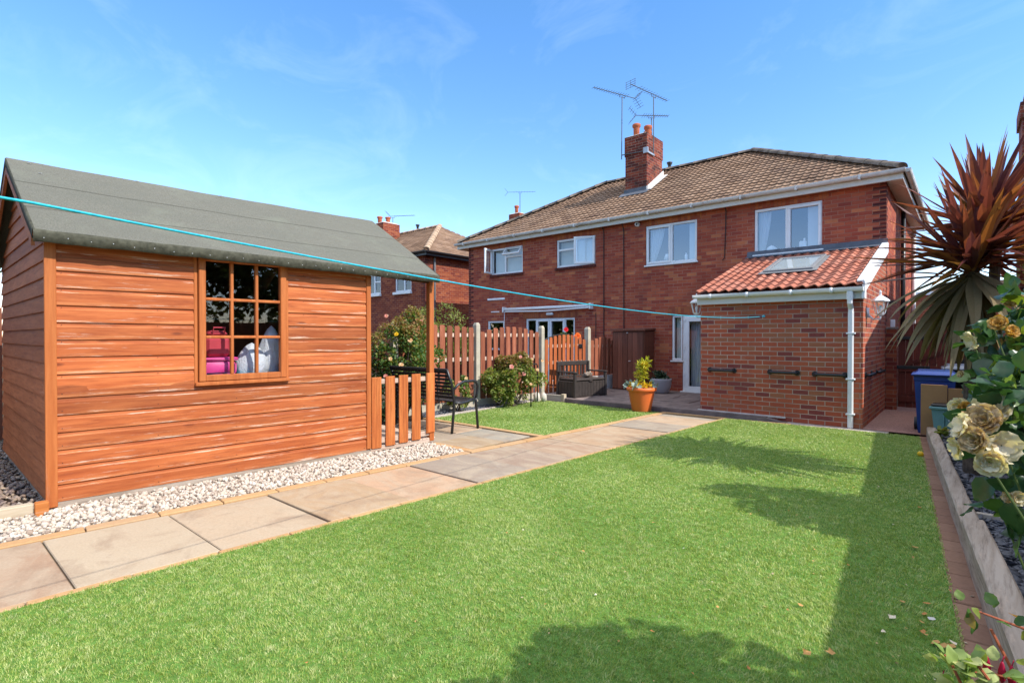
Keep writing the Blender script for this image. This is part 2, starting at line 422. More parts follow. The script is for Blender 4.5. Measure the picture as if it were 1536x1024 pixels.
def cordfn(k):
    c = k.ramp(k.island(), [(0, (.12, .036, .034)), (.35, (.165, .048, .042)), (.6, (.21, .068, .034)), (.8, (.11, .035, .042)), (.92, (.36, .15, .03)), (1, (.16, .10, .035))])
    c = k.mix(k.maprange(k.noise(k.obj(), 9, 4), .55, .78, 0, .5), c, (.33, .15, .035))
    p = principled(k, c, .38, None, .5)
    t = k.n('ShaderNodeBsdfTranslucent', {'Color': k.mix(1., c, (1.6, 1.3, .8), 'MULTIPLY')}).outputs[0]
    return k.n('ShaderNodeMixShader', {0: .3, 1: p, 2: t}).outputs[0]
mat('cordyline_leaf', cordfn)
leafmat('cordyline_old', [(0, (.20, .145, .07)), (.5, (.25, .185, .09)), (.8, (.28, .215, .115)), (1, (.30, .17, .035))], .12, .6, .3)
plain('bark', (.10, .075, .055), .95, .1, var=.4, scale=22, bump=.01)
plain('stem_green', (.10, .14, .04), .7, .3)
plain('stem_red', (.40, .11, .05), .6, .3)

def grassfn(k):
    o = k.obj()
    c = k.ramp(k.island(), [(0, (.27, .36, .065)), (.35, (.40, .49, .105)), (.7, (.51, .58, .16)), (.9, (.66, .66, .27)), (1, (.63, .61, .30))])
    c = k.mix(k.maprange(k.noise(o, 4.5, 4, .7), .35, .7, 0, .7), c, k.mix(1., c, (.60, .72, .52), 'MULTIPLY'))
    c = k.mix(k.maprange(k.noise(o, 24, 4, .7), .38, .66, 0, .75), c, k.mix(1., c, (.50, .62, .46), 'MULTIPLY'))
    c = k.mix(k.maprange(k.noise(o, 15, 5, .8), .50, .70, 0, .75), c, (.70, .70, .40))
    p = principled(k, c, .5, None, .45)
    t = k.n('ShaderNodeBsdfTranslucent', {'Color': k.mix(1., c, (1.3, 1.3, .7), 'MULTIPLY')}).outputs[0]
    return k.n('ShaderNodeMixShader', {0: .28, 1: p, 2: t}).outputs[0]
mat('turf', grassfn)
plain('turf_base', (.10, .20, .035), .9, .2, var=.35, scale=25, bump=.01)

def glass(name, refl, tint=(.93, .96, .97)):
    def fn(k):
        ge = k.n('ShaderNodeNewGeometry'); c_ = k.math('ABSOLUTE', k.n('ShaderNodeVectorMath', {0: ge.outputs['Incoming'], 1: ge.outputs['Normal']}, operation='DOT_PRODUCT').outputs['Value'])
        fac = k.math('MULTIPLY_ADD', k.math('POWER', k.math('SUBTRACT', 1., c_), 5.), .8, refl + .04)
        g = k.n('ShaderNodeBsdfGlossy', {'Color': (.95, .97, 1, 1), 'Roughness': .015}).outputs[0]
        t = k.n('ShaderNodeBsdfTransparent', {'Color': (*tint, 1)}).outputs[0]
        return k.n('ShaderNodeMixShader', {0: fac, 1: t, 2: g}).outputs[0]
    return mat(name, fn)
glass('glass_house', .06)
glass('glass_shed', .03)
glass('glass_sky', .20)

# ------------------------------------------------------------------ world, sun, camera
SUN_EL, SUN_AZ = R(43), R(9)          # azimuth from +X towards +Y
sd = Vector((math.cos(SUN_EL) * math.cos(SUN_AZ), math.cos(SUN_EL) * math.sin(SUN_AZ), math.sin(SUN_EL)))
w = bpy.data.worlds.new('World'); sc.world = w; w.use_nodes = True
wt = w.node_tree
for nd in list(wt.nodes): wt.nodes.remove(nd)
k = NT(wt)
sky = k.n('ShaderNodeTexSky', sky_type='NISHITA', sun_disc=False, sun_elevation=SUN_EL, sun_rotation=R(90) - SUN_AZ, altitude=50, air_density=1.0, dust_density=.05, ozone_density=1.7)
gc = k.n('ShaderNodeTexCoord').outputs['Generated']
wisp = k.noise(k.scale(k.n('ShaderNodeVectorRotate', {0: gc, 'Angle': R(35)}, rotation_type='Z_AXIS').outputs[0], (1.2, 4.5, 7.)), 1.3, 7, .62, dist=.9)
wf = k.maprange(wisp, .52, .85, 0, .07)
skc = k.n('ShaderNodeHueSaturation', {'Saturation': 1.22, 'Value': 1.0, 'Color': sky.outputs[0]}).outputs[0]
skc = k.mix(1., skc, k.ramp(k.n('ShaderNodeSeparateXYZ', {0: gc}).outputs[2], [(0, (1.0, .885, .97)), (.25, (.95, .915, .99)), (.6, (.92, 1.0, 1.03))]), 'MULTIPLY')
skc = k.mix(wf, skc, (7.5, 8.2, 9.0))
# whitish fill added to the unseen upper sky, to lift and neutralise the shade
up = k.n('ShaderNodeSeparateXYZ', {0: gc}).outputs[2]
sky_fill = k.math('MULTIPLY', k.maprange(up, .56, .80, 0, .62), k.maprange(k.noise(gc, 2.5, 5), .3, .6, .6, 1.))
skc = k.mix(sky_fill, skc, (8.6, 8.4, 8.1))
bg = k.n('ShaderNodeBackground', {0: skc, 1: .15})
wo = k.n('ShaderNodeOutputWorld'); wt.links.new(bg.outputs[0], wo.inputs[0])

sl = bpy.data.lights.new('sun', 'SUN'); sl.energy = 2.75; sl.angle = R(.5); sl.color = (1, .95, .87)
so = bpy.data.objects.new('sun', sl); COL.objects.link(so); so.rotation_euler = sd.to_track_quat('Z', 'Y').to_euler()
so.location = (10, 2, 12)
cd = bpy.data.cameras.new('camera'); co = bpy.data.objects.new('camera', cd); COL.objects.link(co)
cd.sensor_width = 36; cd.lens = 785 / 1536 * 36; cd.clip_start = .03; cd.clip_end = 2000
co.location = (0, 0, 1.36); co.rotation_euler = (R(90 - .51), 0, R(42.6)); sc.camera = co
sc.view_settings.view_transform = 'Standard'; sc.view_settings.look = 'None'; sc.view_settings.exposure = 1.1; sc.view_settings.gamma = 1
try:
    sc.cycles.max_bounces = 8; sc.cycles.transparent_max_bounces = 12
    sc.cycles.use_denoising = True
except Exception: pass
#PART2
# ------------------------------------------------------------------ setting: ground, path, lawns, patio
g = MB(); g.quad((-300, -300, -.03), (300, -300, -.03), (300, 300, -.03), (-300, 300, -.03))
struct(g.build('ground', M['earth_ground']))
PL = lambda y: -4.803 + .0469 * (y - .246)      # outer edges of the path
PR = lambda y: -3.588 + .0387 * (y - .265)
LR = lambda y: -.070 - .1080 * (y - 2.79)       # right edge of the big lawn
BR = lambda y: .050 - .1145 * (y - 2.79)        # foot of the sleepers
FAR = 8.74

def slabs(mb, p00, p10, p11, p01, z0=-.02, z1=.0, gap=.005, jit=.006):
    """one slab from four corners (ccw), chamfered top"""
    c = sum((Vector((*p, 0)) for p in (p00, p10, p11, p01)), Vector()) / 4
    def inset(p, d):
        q = Vector((*p, 0)); v = q - c
        return q - Vector((math.copysign(d, v.x), math.copysign(d, v.y), 0))
    dz = random.uniform(-jit, jit)
    tops = [inset(p, gap + .005) for p in (p00, p10, p11, p01)]; mids = [inset(p, gap) for p in (p00, p10, p11, p01)]
    vs = [Vector((p.x, p.y, z0)) for p in mids] + [Vector((p.x, p.y, z1 + dz - .005)) for p in mids] + [Vector((p.x, p.y, z1 + dz)) for p in tops]
    fs = [(8, 9, 10, 11)]
    for a in range(4):
        b = (a + 1) % 4
        fs += [(a, b, 4 + b, 4 + a), (4 + a, 4 + b, 8 + b, 8 + a)]
    mb.add(vs, fs)

bed = MB()
ys = [-3, FAR]
bed.quad((PL(-3) + .004, -3, -.016), (PR(-3) - .004, -3, -.016), (PR(FAR), FAR, -.016), (PL(FAR), FAR, -.016))
bed.quad((-7.05, 4.2, -.018), (PL(4.2), 4.2, -.018), (PL(5.5), 5.58, -.018), (-7.0, 5.46, -.018))
struct(bed.build('path_bed', M['joint_sand']))
pv = MB()
y = -2.45; ks = []
while y < FAR - .1:
    y2 = min(y + .722, FAR - .11)
    sk = .045 + random.uniform(-.008, .008)
    slabs(pv, (PL(y) + .125, y), (PR(y) - .06, y + sk), (PR(y2) - .06, y2 + sk if y2 < FAR - .2 else y2), (PL(y2) + .125, y2))
    y += .722
# spur behind the shed porch
X0, X1 = -6.95, -4.68
for j, (a, b) in enumerate(((4.33, 4.94), (4.94, 5.46))):
    x = X1
    for i in range(4):
        wdt = (.62, .9, .75, .6)[(i + j) % 4]
        xn = max(X0, x - wdt)
        sl_ = lambda xx: (xx + 4.68) * .045
        if xn < x - .1: slabs(pv, (xn, a + sl_(xn)), (x, a + sl_(x)), (x, b + sl_(x)), (xn, b + sl_(xn)))
        x = xn
struct(pv.build('path', M['sandstone']))

ed = MB()
def edge_line(mb, f0, f1, L, wid, z0=-.02, z1=.006, gap=.004, side=1):
    """row of edging bricks from point f0 to f1; wid to the left of travel * side"""
    a = Vector((*f0, 0)); b = Vector((*f1, 0)); d = b - a; n = max(1, round(d.length / L)); u = d / n
    nrm = Vector((-d.y, d.x, 0)).normalized() * side * wid
    for i in range(n):
        p = a + u * i; q = a + u * (i + 1)
        pts = [p, q, q + nrm, p + nrm]
        if side < 0: pts = pts[::-1]
        slabs(mb, *[(t.x, t.y) for t in pts], z0, z1, gap, .002)
edge_line(ed, (PL(-2.4), -2.4), (PL(4.19), 4.19), .44, .115, side=-1)
edge_line(ed, (PL(5.63), 5.63), (PL(FAR), FAR), .44, .115, side=-1)
edge_line(ed, (PL(4.2), 4.2), (PL(5.62), 5.62), .44, .115, side=-1)
edge_line(ed, (PR(-2.4), -2.4), (PR(FAR), FAR), .44, .055, side=1)
edge_line(ed, (PL(4.2), 4.32), (-5.28, 4.30), .44, .11, side=1)
edge_line(ed, (PL(5.55), 5.60), (-7.0, 5.50), .44, .10, side=1)
edge_line(ed, (PL(FAR), FAR), (PR(FAR) , FAR + .05), .44, .10, side=1)
edge_line(ed, (PR(FAR) + .0, FAR + .06), (-2.3, 8.90), .44, .05, side=1)
struct(ed.build('path_edging', M['edging']))
eb = MB()
yy = -1.0
while yy < 8.95:
    y2 = yy + .205
    slabs(eb, (LR(yy) - .01, yy), (BR(yy) + .01, yy + .012), (BR(y2) + .01, y2 + .012), (LR(y2) - .01, y2), -.02, .002, .004, .003)
    yy = y2
eb.add([(LR(-1) , -1, -.012), (BR(-1) + .05, -1, -.012), (BR(9) + .05, 9, -.012), (LR(9), 9, -.012)], [(0, 1, 2, 3)])
struct(eb.build('brick_border', M['edging_brown']))

# lawns: base sheets and turf
lawn1 = [(PR(-2) + .0, -2), (LR(-2), -2), (LR(8.97), 8.97), (PR(FAR) + .0, FAR + .06)]
lawn2 = [(PL(5.60) - .0, 5.605), (PL(8.70), 8.70), (-7.12, 8.66), (-6.88, 5.505)]
for nm, poly in (('lawn', lawn1), ('back_lawn', lawn2)):
    b = MB(); b.add([(x, y, .002) for x, y in poly], [(0, 1, 2, 3)])
    struct(b.build(nm, M['turf_base']))

def inpoly(P, poly):
    ok = np.ones(len(P), bool)
    for i in range(len(poly)):
        a = np.array(poly[i]); b = np.array(poly[(i + 1) % len(poly)]); d = b - a
        ok &= (d[0] * (P[:, 1] - a[1]) - d[1] * (P[:, 0] - a[0])) * orient(poly) > 0
    return ok
def orient(poly):
    s = 0
    for i in range(len(poly)):
        a = poly[i]; b = poly[(i + 1) % len(poly)]; s += a[0] * b[1] - b[0] * a[1]
    return 1 if s > 0 else -1

def turf(name, poly, zones):
    Ps, Ws, Hs = [], [], []
    xs = [p[0] for p in poly]; 
    for y0, y1, dens, wd in zones:
        A = (max(xs) - min(xs) + .06) * (y1 - y0); n = int(A * dens)
        P = np.stack([RNG.uniform(min(xs) - .03, max(xs) + .03, n), RNG.uniform(y0, y1, n)], 1)
        c = np.array(poly).mean(0)
        big = [tuple(np.array(p) + np.sign(np.array(p) - c) * .012) for p in poly]
        P = P[inpoly(P, big)]
        # only what the lens (or a step beside it) can see
        d = P[:, 1] * .736 - P[:, 0] * .677; r = P[:, 0] * .736 + P[:, 1] * .677
        P = P[(d > 1.2) & (np.abs(r) < d * 1.35 + .5)]
        Ps.append(P); Ws.append(np.full(len(P), wd)); Hs.append(RNG.uniform(.007, .015, len(P)) * (1 + .45 * np.sin(P[:, 0] * 31 + 3 * np.sin(P[:, 1] * 23)) * np.sin(P[:, 1] * 37 + 2 * np.sin(P[:, 0] * 19))))
    P = np.concatenate(Ps); W = np.concatenate(Ws); H = np.concatenate(Hs); n = len(P)
    x, y = P[:, 0], P[:, 1]
    # nap: brushed patches that lean different ways
    f1 = np.sin(x * 3.1 + 1.7 * np.sin(y * 2.3)) + np.sin(y * 4.1 + 1.3 * np.sin(x * 2.9 + 1)); f2 = np.sin(x * 7.3 + y * 5.1 + 2 * np.sin(y * 3.7)) 
    ang = RNG.uniform(0, 2 * np.pi, n); lean = RNG.uniform(.2, 1.1, n)
    lx = np.cos(ang) * lean + .22 * f1; ly = np.sin(ang) * lean + .2 * f2
    wa = RNG.uniform(0, np.pi, n); wx, wy = np.cos(wa) * W / 2, np.sin(wa) * W / 2
    b = np.stack([x, y, np.full(n, .002)], 1)
    m = b + np.stack([lx * H * .35, ly * H * .35, H * .6], 1); t = b + np.stack([lx * H * .95, ly * H * .95, H], 1)
    wv = np.stack([wx, wy, np.zeros(n)], 1)
    V = np.stack([b - wv, b + wv, m + wv * .8, m - wv * .8, t], 1).reshape(-1, 3)
    o = (np.arange(n) * 5)[:, None]
    F4 = o + np.array([[0, 1, 2, 3]]); F3 = o + np.array([[3, 2, 4]])
    ob = npmesh(name, V, [F4, F3], M['turf'])
    struct(ob, 'stuff')
turf('grass', lawn1, [(-1.0, 1.6, 26000, .0026), (1.6, 3.2, 24000, .0028), (3.2, 5.2, 14000, .004), (5.2, 9.1, 8000, .0065)])
turf('grass', lawn2, [(5.5, 8.8, 5000, .008)])

# stones
def stone_tpl(sub=1):
    bpy.ops.mesh.primitive_ico_sphere_add(subdivisions=sub, radius=1)
    o = bpy.context.object; me = o.data
    V = np.array([v.co[:] for v in me.vertices]); F = np.array([p.vertices[:] for p in me.polygons])
    bpy.data.objects.remove(o); bpy.data.meshes.remove(me)
    return V, F
SV, SF = stone_tpl(1)
def stones(name, P, size, flat, mt, jag=.22, kind='stuff', tilt=.5):
    N = len(P); n = len(SV)
    S = size * RNG.uniform(.6, 1.35, (N, 1)) * np.stack([RNG.uniform(.8, 1.35, N), RNG.uniform(.6, 1., N), np.full(N, flat) * RNG.uniform(.7, 1.2, N)], 1)
    ax = np.stack([RNG.normal(0, tilt, N), RNG.normal(0, tilt, N), np.ones(N)], 1)
    Rm = rots(N, ax)
    V = SV[None] * (1 + RNG.normal(0, jag, (N, n, 1)).clip(-.45, .45)) * S[:, None, :]
    V = np.einsum('nij,nkj->nki', Rm, V) + P[:, None, :]
    F = (SF[None] + (np.arange(N) * n)[:, None, None]).reshape(-1, 3)
    o = npmesh(name, V.reshape(-1, 3), F, mt)
    return struct(o, kind)
def pts(n, fx0, fx1, y0, y1, z0, z1):
    y = RNG.uniform(y0, y1, n); t = RNG.uniform(0, 1, n)
    x = fx0(y) + (fx1(y) - fx0(y)) * t
    return np.stack([x, y, RNG.uniform(z0, z1, n)], 1)
SH = lambda y: -5.475 + .0463 * (y - .565)
stones('gravel', np.concatenate([pts(5200, lambda y: SH(y) - .05, lambda y: PL(y) - .012, -.6, 4.20, -.012, .012)]), .019, .72, M['gravel_white'])
b = MB(); b.add([(-5.7, -2, -.012), (PL(-2) + .01, -2, -.012), (PL(4.22) + .01, 4.22, -.012), (-5.5, 4.22, -.012)], [(0, 1, 2, 3)]); struct(b.build('gravel_bed', M['stone_pale']))
stones('pebbles', pts(5200, lambda y: -9.2 + 0 * y, lambda y: SH(y) + .03, -1.2, .56, .0, .035), .021, .6, M['pebble_brown'])
b = MB(); b.add([(-9.4, -2, .002), (-5.40, -2, .002), (-5.45, .6, .002), (-9.4, .6, .002)], [(0, 1, 2, 3)]); struct(b.build('pebble_bed', M['soil']))
t = MB(); Mt = Matrix.Translation((-5.40, .46, 0)) @ Matrix.Rotation(R(-2.65), 4, 'Z')
t.bbox(-.055, .02, -2.6, 0, -.02, .085, .006, Mt)
o = t.build('timber_edging', M['timber_pale']); tag(o, 'pale timber edging board between brown pebbles and white gravel', 'edging board')
t = MB(); t.bbox(-.055, .03, .006, .09, -.02, .085, .006, Mt)
o = t.build('timber_block', M['shed_trim_h']); tag(o, 'short stained timber offcut at the shed corner, ending the edging board', 'timber block')

# planted strip between the small lawn and the fence
b = MB(); b.add([(-8.6, 5.5, .004), (-6.86, 5.5, .004), (-7.1, 8.72, .004), (-7.6, 8.8, .004), (-8.6, 8.8, .004)], [(0, 1, 2, 3, 4)]); struct(b.build('flower_bed', M['soil']))
b = MB(); b.add([(-9.2, 4.2, -.004), (-6.9, 4.2, -.004), (-6.9, 5.5, -.004), (-9.2, 5.5, -.004)], [(0, 1, 2, 3)]); struct(b.build('border_soil', M['soil']))
stones('chippings', pts(2600, lambda y: -7.55 + 0 * y, lambda y: -6.90 - .075 * (y - 5.6), 5.5, 8.6, .0, .02), .022, .6, M['slate_chip'])
kb = MB(); edge_line(kb, (-6.86, 5.55), (-7.09, 8.68), .6, .09, -.02, .03, .003, side=1); struct(kb.build('kerb', M['threshold']))

# patio (house frame)
b = MB()
b.box(-8.6, -2.45, 9.045, 11.96, -.02, .052)
b.add([(-2.45, 9.05, -.02), (-2.15, 9.05, -.02), (-2.15, 9.19, -.02), (-2.45, 9.19, -.02), (-2.45, 9.05, .05), (-2.45, 9.19, .05)], [(0, 1, 4), (1, 2, 5, 4), (2, 3, 5), (0, 4, 5, 3)])
struct(b.build('patio_base', M['patio_slab'], frame=HF))
pt = MB(); rx = [-7.9]; 
ycut = [9.055, 9.50, 9.95, 10.55, 11.0, 11.5, 11.95]
for j in range(len(ycut) - 1):
    x = -8.5 + random.uniform(0, .3)
    while x < -2.46:
        x2 = min(x + random.choice((.45, .6, .6, .75)), -2.455)
        if x2 - x > .1 and not (ycut[j] > 9.15 and x > -3.60): slabs(pt, (x, ycut[j]), (x2, ycut[j]), (x2, ycut[j + 1]), (x, ycut[j + 1]), .04, .066, .005)
        elif x2 - x > .1: slabs(pt, (x, ycut[j]), (min(x2, -3.59), ycut[j]), (min(x2, -3.59), ycut[j + 1]), (x, ycut[j + 1]), .04, .066, .005) if x < -3.7 else slabs(pt, (x, 9.055), (x2, 9.055), (x2, 9.185), (x, 9.185), .04, .064, .005)
        x = x2
struct(pt.build('patio', M['patio_slab'], frame=HF))
b = MB(); b.add([(-2.16, 8.98, .0), (-.85, 8.98, .0), (-.85, 9.20, .0), (-2.16, 9.20, .0)], [(0, 1, 2, 3)]); struct(b.build('concrete_strip', M['threshold'], frame=HF))
b = MB(); b.add([(-1.17, 9.16, .008), (.5, 9.16, .008), (.5, 12.6, .008), (-1.17, 12.6, .008)], [(0, 1, 2, 3)]); struct(b.build('side_path', M['resin_path'], frame=HF))

# raised bed: sleepers, boards, slate
bedR = lambda y: BR(y) + 1.3
def sleeper(y0, y1, z, wdt, lbl, sag=0):
    a = Vector((BR(y0), y0, 0)); b2 = Vector((BR(y1), y1, 0)); d = b2 - a; L = d.length
    Mx = Matrix.Translation(a) @ Matrix.Rotation(math.atan2(d.y, d.x) - math.pi / 2, 4, 'Z')
    mb = MB(); n = 22; prof = [(0, -.02), (0, z - .012), (.012, z), (wdt - .012, z), (wdt, z - .012), (wdt, -.02)]
    vs = []
    for i in range(n + 1):
        for (px, pz) in prof:
            j = random.uniform(-.003, .003) if pz > 0 else 0
            vs.append(Mx @ Vector((px + random.uniform(-.002, .002), L * i / n, pz + j)))
    m = len(prof)
    fs = [(i * m + q, (i + 1) * m + q, (i + 1) * m + q + 1, i * m + q + 1) for i in range(n) for q in range(m - 1)]
    fs += [tuple(range(m)), tuple(n * m + q for q in range(m))[::-1]]
    mb.add(vs, fs)
    o = mb.build('garden_sleeper', M['sleeper']); return tag(o, lbl, 'sleeper')
sleeper(.4, 4.50, .185, .118, 'taller weathered grey sleeper with a pale chipped top, behind the fuchsia')
sleeper(4.515, 8.94, .150, .105, 'lower weathered grey sleeper running up to the teal recycling box')
b = MB(); b.add([(BR(.4) + .05, .4, .06), (1.9, .4, .06), (1.2, 9.0, .06), (BR(9) + .05, 9.0, .06)], [(0, 1, 2, 3)]); struct(b.build('bed_soil', M['soil']))
def board(y, lbl, z=.125):
    mb = MB(); x = BR(y) + .115
    mb.bbox(x, x + 1.15, y - .02, y + .02, -.01, z, .004)
    tag(mb.build('bed_board', M['timber_pale_x']), lbl, 'board')
board(4.95, 'thin brown board dividing the slate bed beside the taller sleeper', .12)
board(7.5, 'thin brown board dividing the slate bed behind the cream roses', .12)
board(8.92, 'pale end board of the slate bed under the teal recycling box', .15)
stones('slate', pts(9000, lambda y: BR(y) + .10, lambda y: BR(y) + .62, 1.2, 9.0, .062, .092), .030, .22, M['slate_chip'], .3, tilt=.35)
# ------------------------------------------------------------------ buildings (house frame, camera at the origin)
def wall_y(mb, y, x0, x1, z0, z1, holes, depth):
    xs = sorted({x0, x1, *[h[0] for h in holes], *[h[1] for h in holes]}); zs = sorted({z0, z1, *[h[2] for h in holes], *[h[3] for h in holes]})
    for i in range(len(xs) - 1):
        for j in range(len(zs) - 1):
            cx, cz = (xs[i] + xs[i + 1]) / 2, (zs[j] + zs[j + 1]) / 2
            if any(h[0] < cx < h[1] and h[2] < cz < h[3] for h in holes): continue
            mb.quad((xs[i], y, zs[j]), (xs[i + 1], y, zs[j]), (xs[i + 1], y, zs[j + 1]), (xs[i], y, zs[j + 1]))
    for a, b, c, d in holes:
        mb.quad((a, y, c), (a, y, d), (a, y + depth, d), (a, y + depth, c)); mb.quad((b, y, c), (b, y + depth, c), (b, y + depth, d), (b, y, d))
        mb.quad((a, y, c), (a, y + depth, c), (b, y + depth, c), (b, y, c)); mb.quad((a, y, d), (b, y, d), (b, y + depth, d), (a, y + depth, d))

def tiles(mb, y0, z0, y1, z1, rows, xl, xr, lam, amp, kind, lip=.022, step=None):
    dy, dz = y1 - y0, z1 - z0; L = math.hypot(dy, dz); sy, sz = dy / L, dz / L; ny, nz = -sz, sy
    step = step or lam / 7
    def prof(x):
        p = (x / lam) % 1.0
        if kind == 'pan': return amp * (.5 + .5 * math.sin(2 * math.pi * p - .6 * math.sin(2 * math.pi * p)))
        return amp * max(0, math.cos(2 * math.pi * (p - .5))) ** 1.6
    for r in range(rows):
        t0, t1 = r / rows, (r + 1) / rows
        a, b = xl(t0), xr(t0); n = max(2, int((b - a) / step)); j = random.uniform(-.003, .003)
        vs = []; uvs = []
        sag = [random.uniform(-.0025, .0025) for _ in range(int((b - a) / (lam * 2)) + 3)]
        for i in range(n + 1):
            x = a + (b - a) * i / n; w = prof(x); sg = sag[int((x - a) / (lam * 2))] + j
            for tt, off in ((t0, w + lip + sg - lip), (t0, w + lip + sg), (t1 + .004, w + .001)):
                q = L * tt
                vs.append((x, y0 + sy * q + ny * off, z0 + sz * q + nz * off)); uvs.append((x / (lam * 2) + r * .5, r + .5))
        fs = []
        for i in range(n):
            o = i * 3; fs += [(o, o + 3, o + 4, o + 1), (o + 1, o + 4, o + 5, o + 2)]
        mb.add(vs, fs, uvs)

def capline(mb, p, q, r, seg=.42, squash=.75):
    p = Vector(p); q = Vector(q); d = q - p; n = max(1, round(d.length / seg)); u = d / n
    side = Vector((-d.y, d.x, 0)).normalized(); up = d.cross(side).normalized()
    if up.z < 0: up = -up
    for i in range(n):
        a = p + u * i; b = p + u * (i + 1) * 1.0; ra = r * random.uniform(1.0, 1.08); rb = r * random.uniform(.92, 1.)
        vs = []
        for c, rr in ((a, ra), (b, rb)):
            for kk in range(9):
                w_ = math.pi * kk / 8; vs.append(c + side * math.cos(w_) * rr + up * (math.sin(w_) * rr * squash))
        mb.add(vs, [(kk, kk + 1, 10 + kk, 9 + kk) for kk in range(8)] + [tuple(range(9)), tuple(range(9, 18))[::-1]])

def bar4(mb, x0, x1, z0, z1, y0, y1, t, b=.006):
    mb.bbox(x0, x1, y0, y1, z0, z0 + t, b); mb.bbox(x0, x1, y0, y1, z1 - t, z1, b)
    mb.bbox(x0, x0 + t, y0 + .0015, y1 - .0015, z0 + t, z1 - t, b); mb.bbox(x1 - t, x1, y0 + .0015, y1 - .0015, z0 + t, z1 - t, b)

def curtain(parent, x0, x1, xb, z0, z1, y, mt, right=False):
    """gathered curtain: full width at the top, drawn to xb at the bottom"""
    mb = MB(); n, m = 26, 10; vs = []
    for j in range(m + 1):
        t = j / m; z = z1 + (z0 - z1) * t
        e = x1 + (xb - x1) * t ** 1.5
        for i in range(n + 1):
            u = i / n; x = x0 + (e - x0) * u
            vs.append((x, y + .022 * math.sin(u * 26 + .8 * t) + .01 * math.sin(u * 9), z))
    mb.add(vs, [(j * (n + 1) + i, j * (n + 1) + i + 1, (j + 1) * (n + 1) + i + 1, (j + 1) * (n + 1) + i) for j in range(m) for i in range(n)])
    return mb.build('curtain', mt, parent, True)

def window(root, F, x0, x1, z0, z1, mull=(), trans=(), sashes=(), sill='white', gl='glass_house', inset=.02, fw=.055, name='window'):
    mb = MB(); ya, yb = F + inset, F + inset + .06
    bar4(mb, x0, x1, z0, z1, ya, yb, fw)
    for m in mull: mb.bbox(m - .03, m + .03, ya + .001, yb - .002, z0 + fw, z1 - fw, .005)
    for a, b, z in trans: mb.bbox(a, b, ya + .002, yb - .003, z - .028, z + .028, .005)
    for a, b, c, d in sashes: bar4(mb, a, b, c, d, ya - .016, yb - .02, .052)
    w_ = mb.build(name, M['upvc'], root)
    p = MB(); p.quad((x0 + .03, yb - .022, z0 + .03), (x1 - .03, yb - .022, z0 + .03), (x1 - .03, yb - .022, z1 - .03), (x0 + .03, yb - .022, z1 - .03))
    p.build('pane', M[gl], w_)
    if sill:
        s_ = MB()
        if sill == 'white': s_.bbox(x0 - .03, x1 + .03, F - .035, F + .07, z0 - .035, z0 - .002, .006); s_.build('sill', M['upvc'], w_)
        else: s_.bbox(x0 - .04, x1 + .02, F - .05, F + .06, z0 - .075, z0 - .003, .01); s_.build('sill', M['brick_quoin'], w_)
    return w_

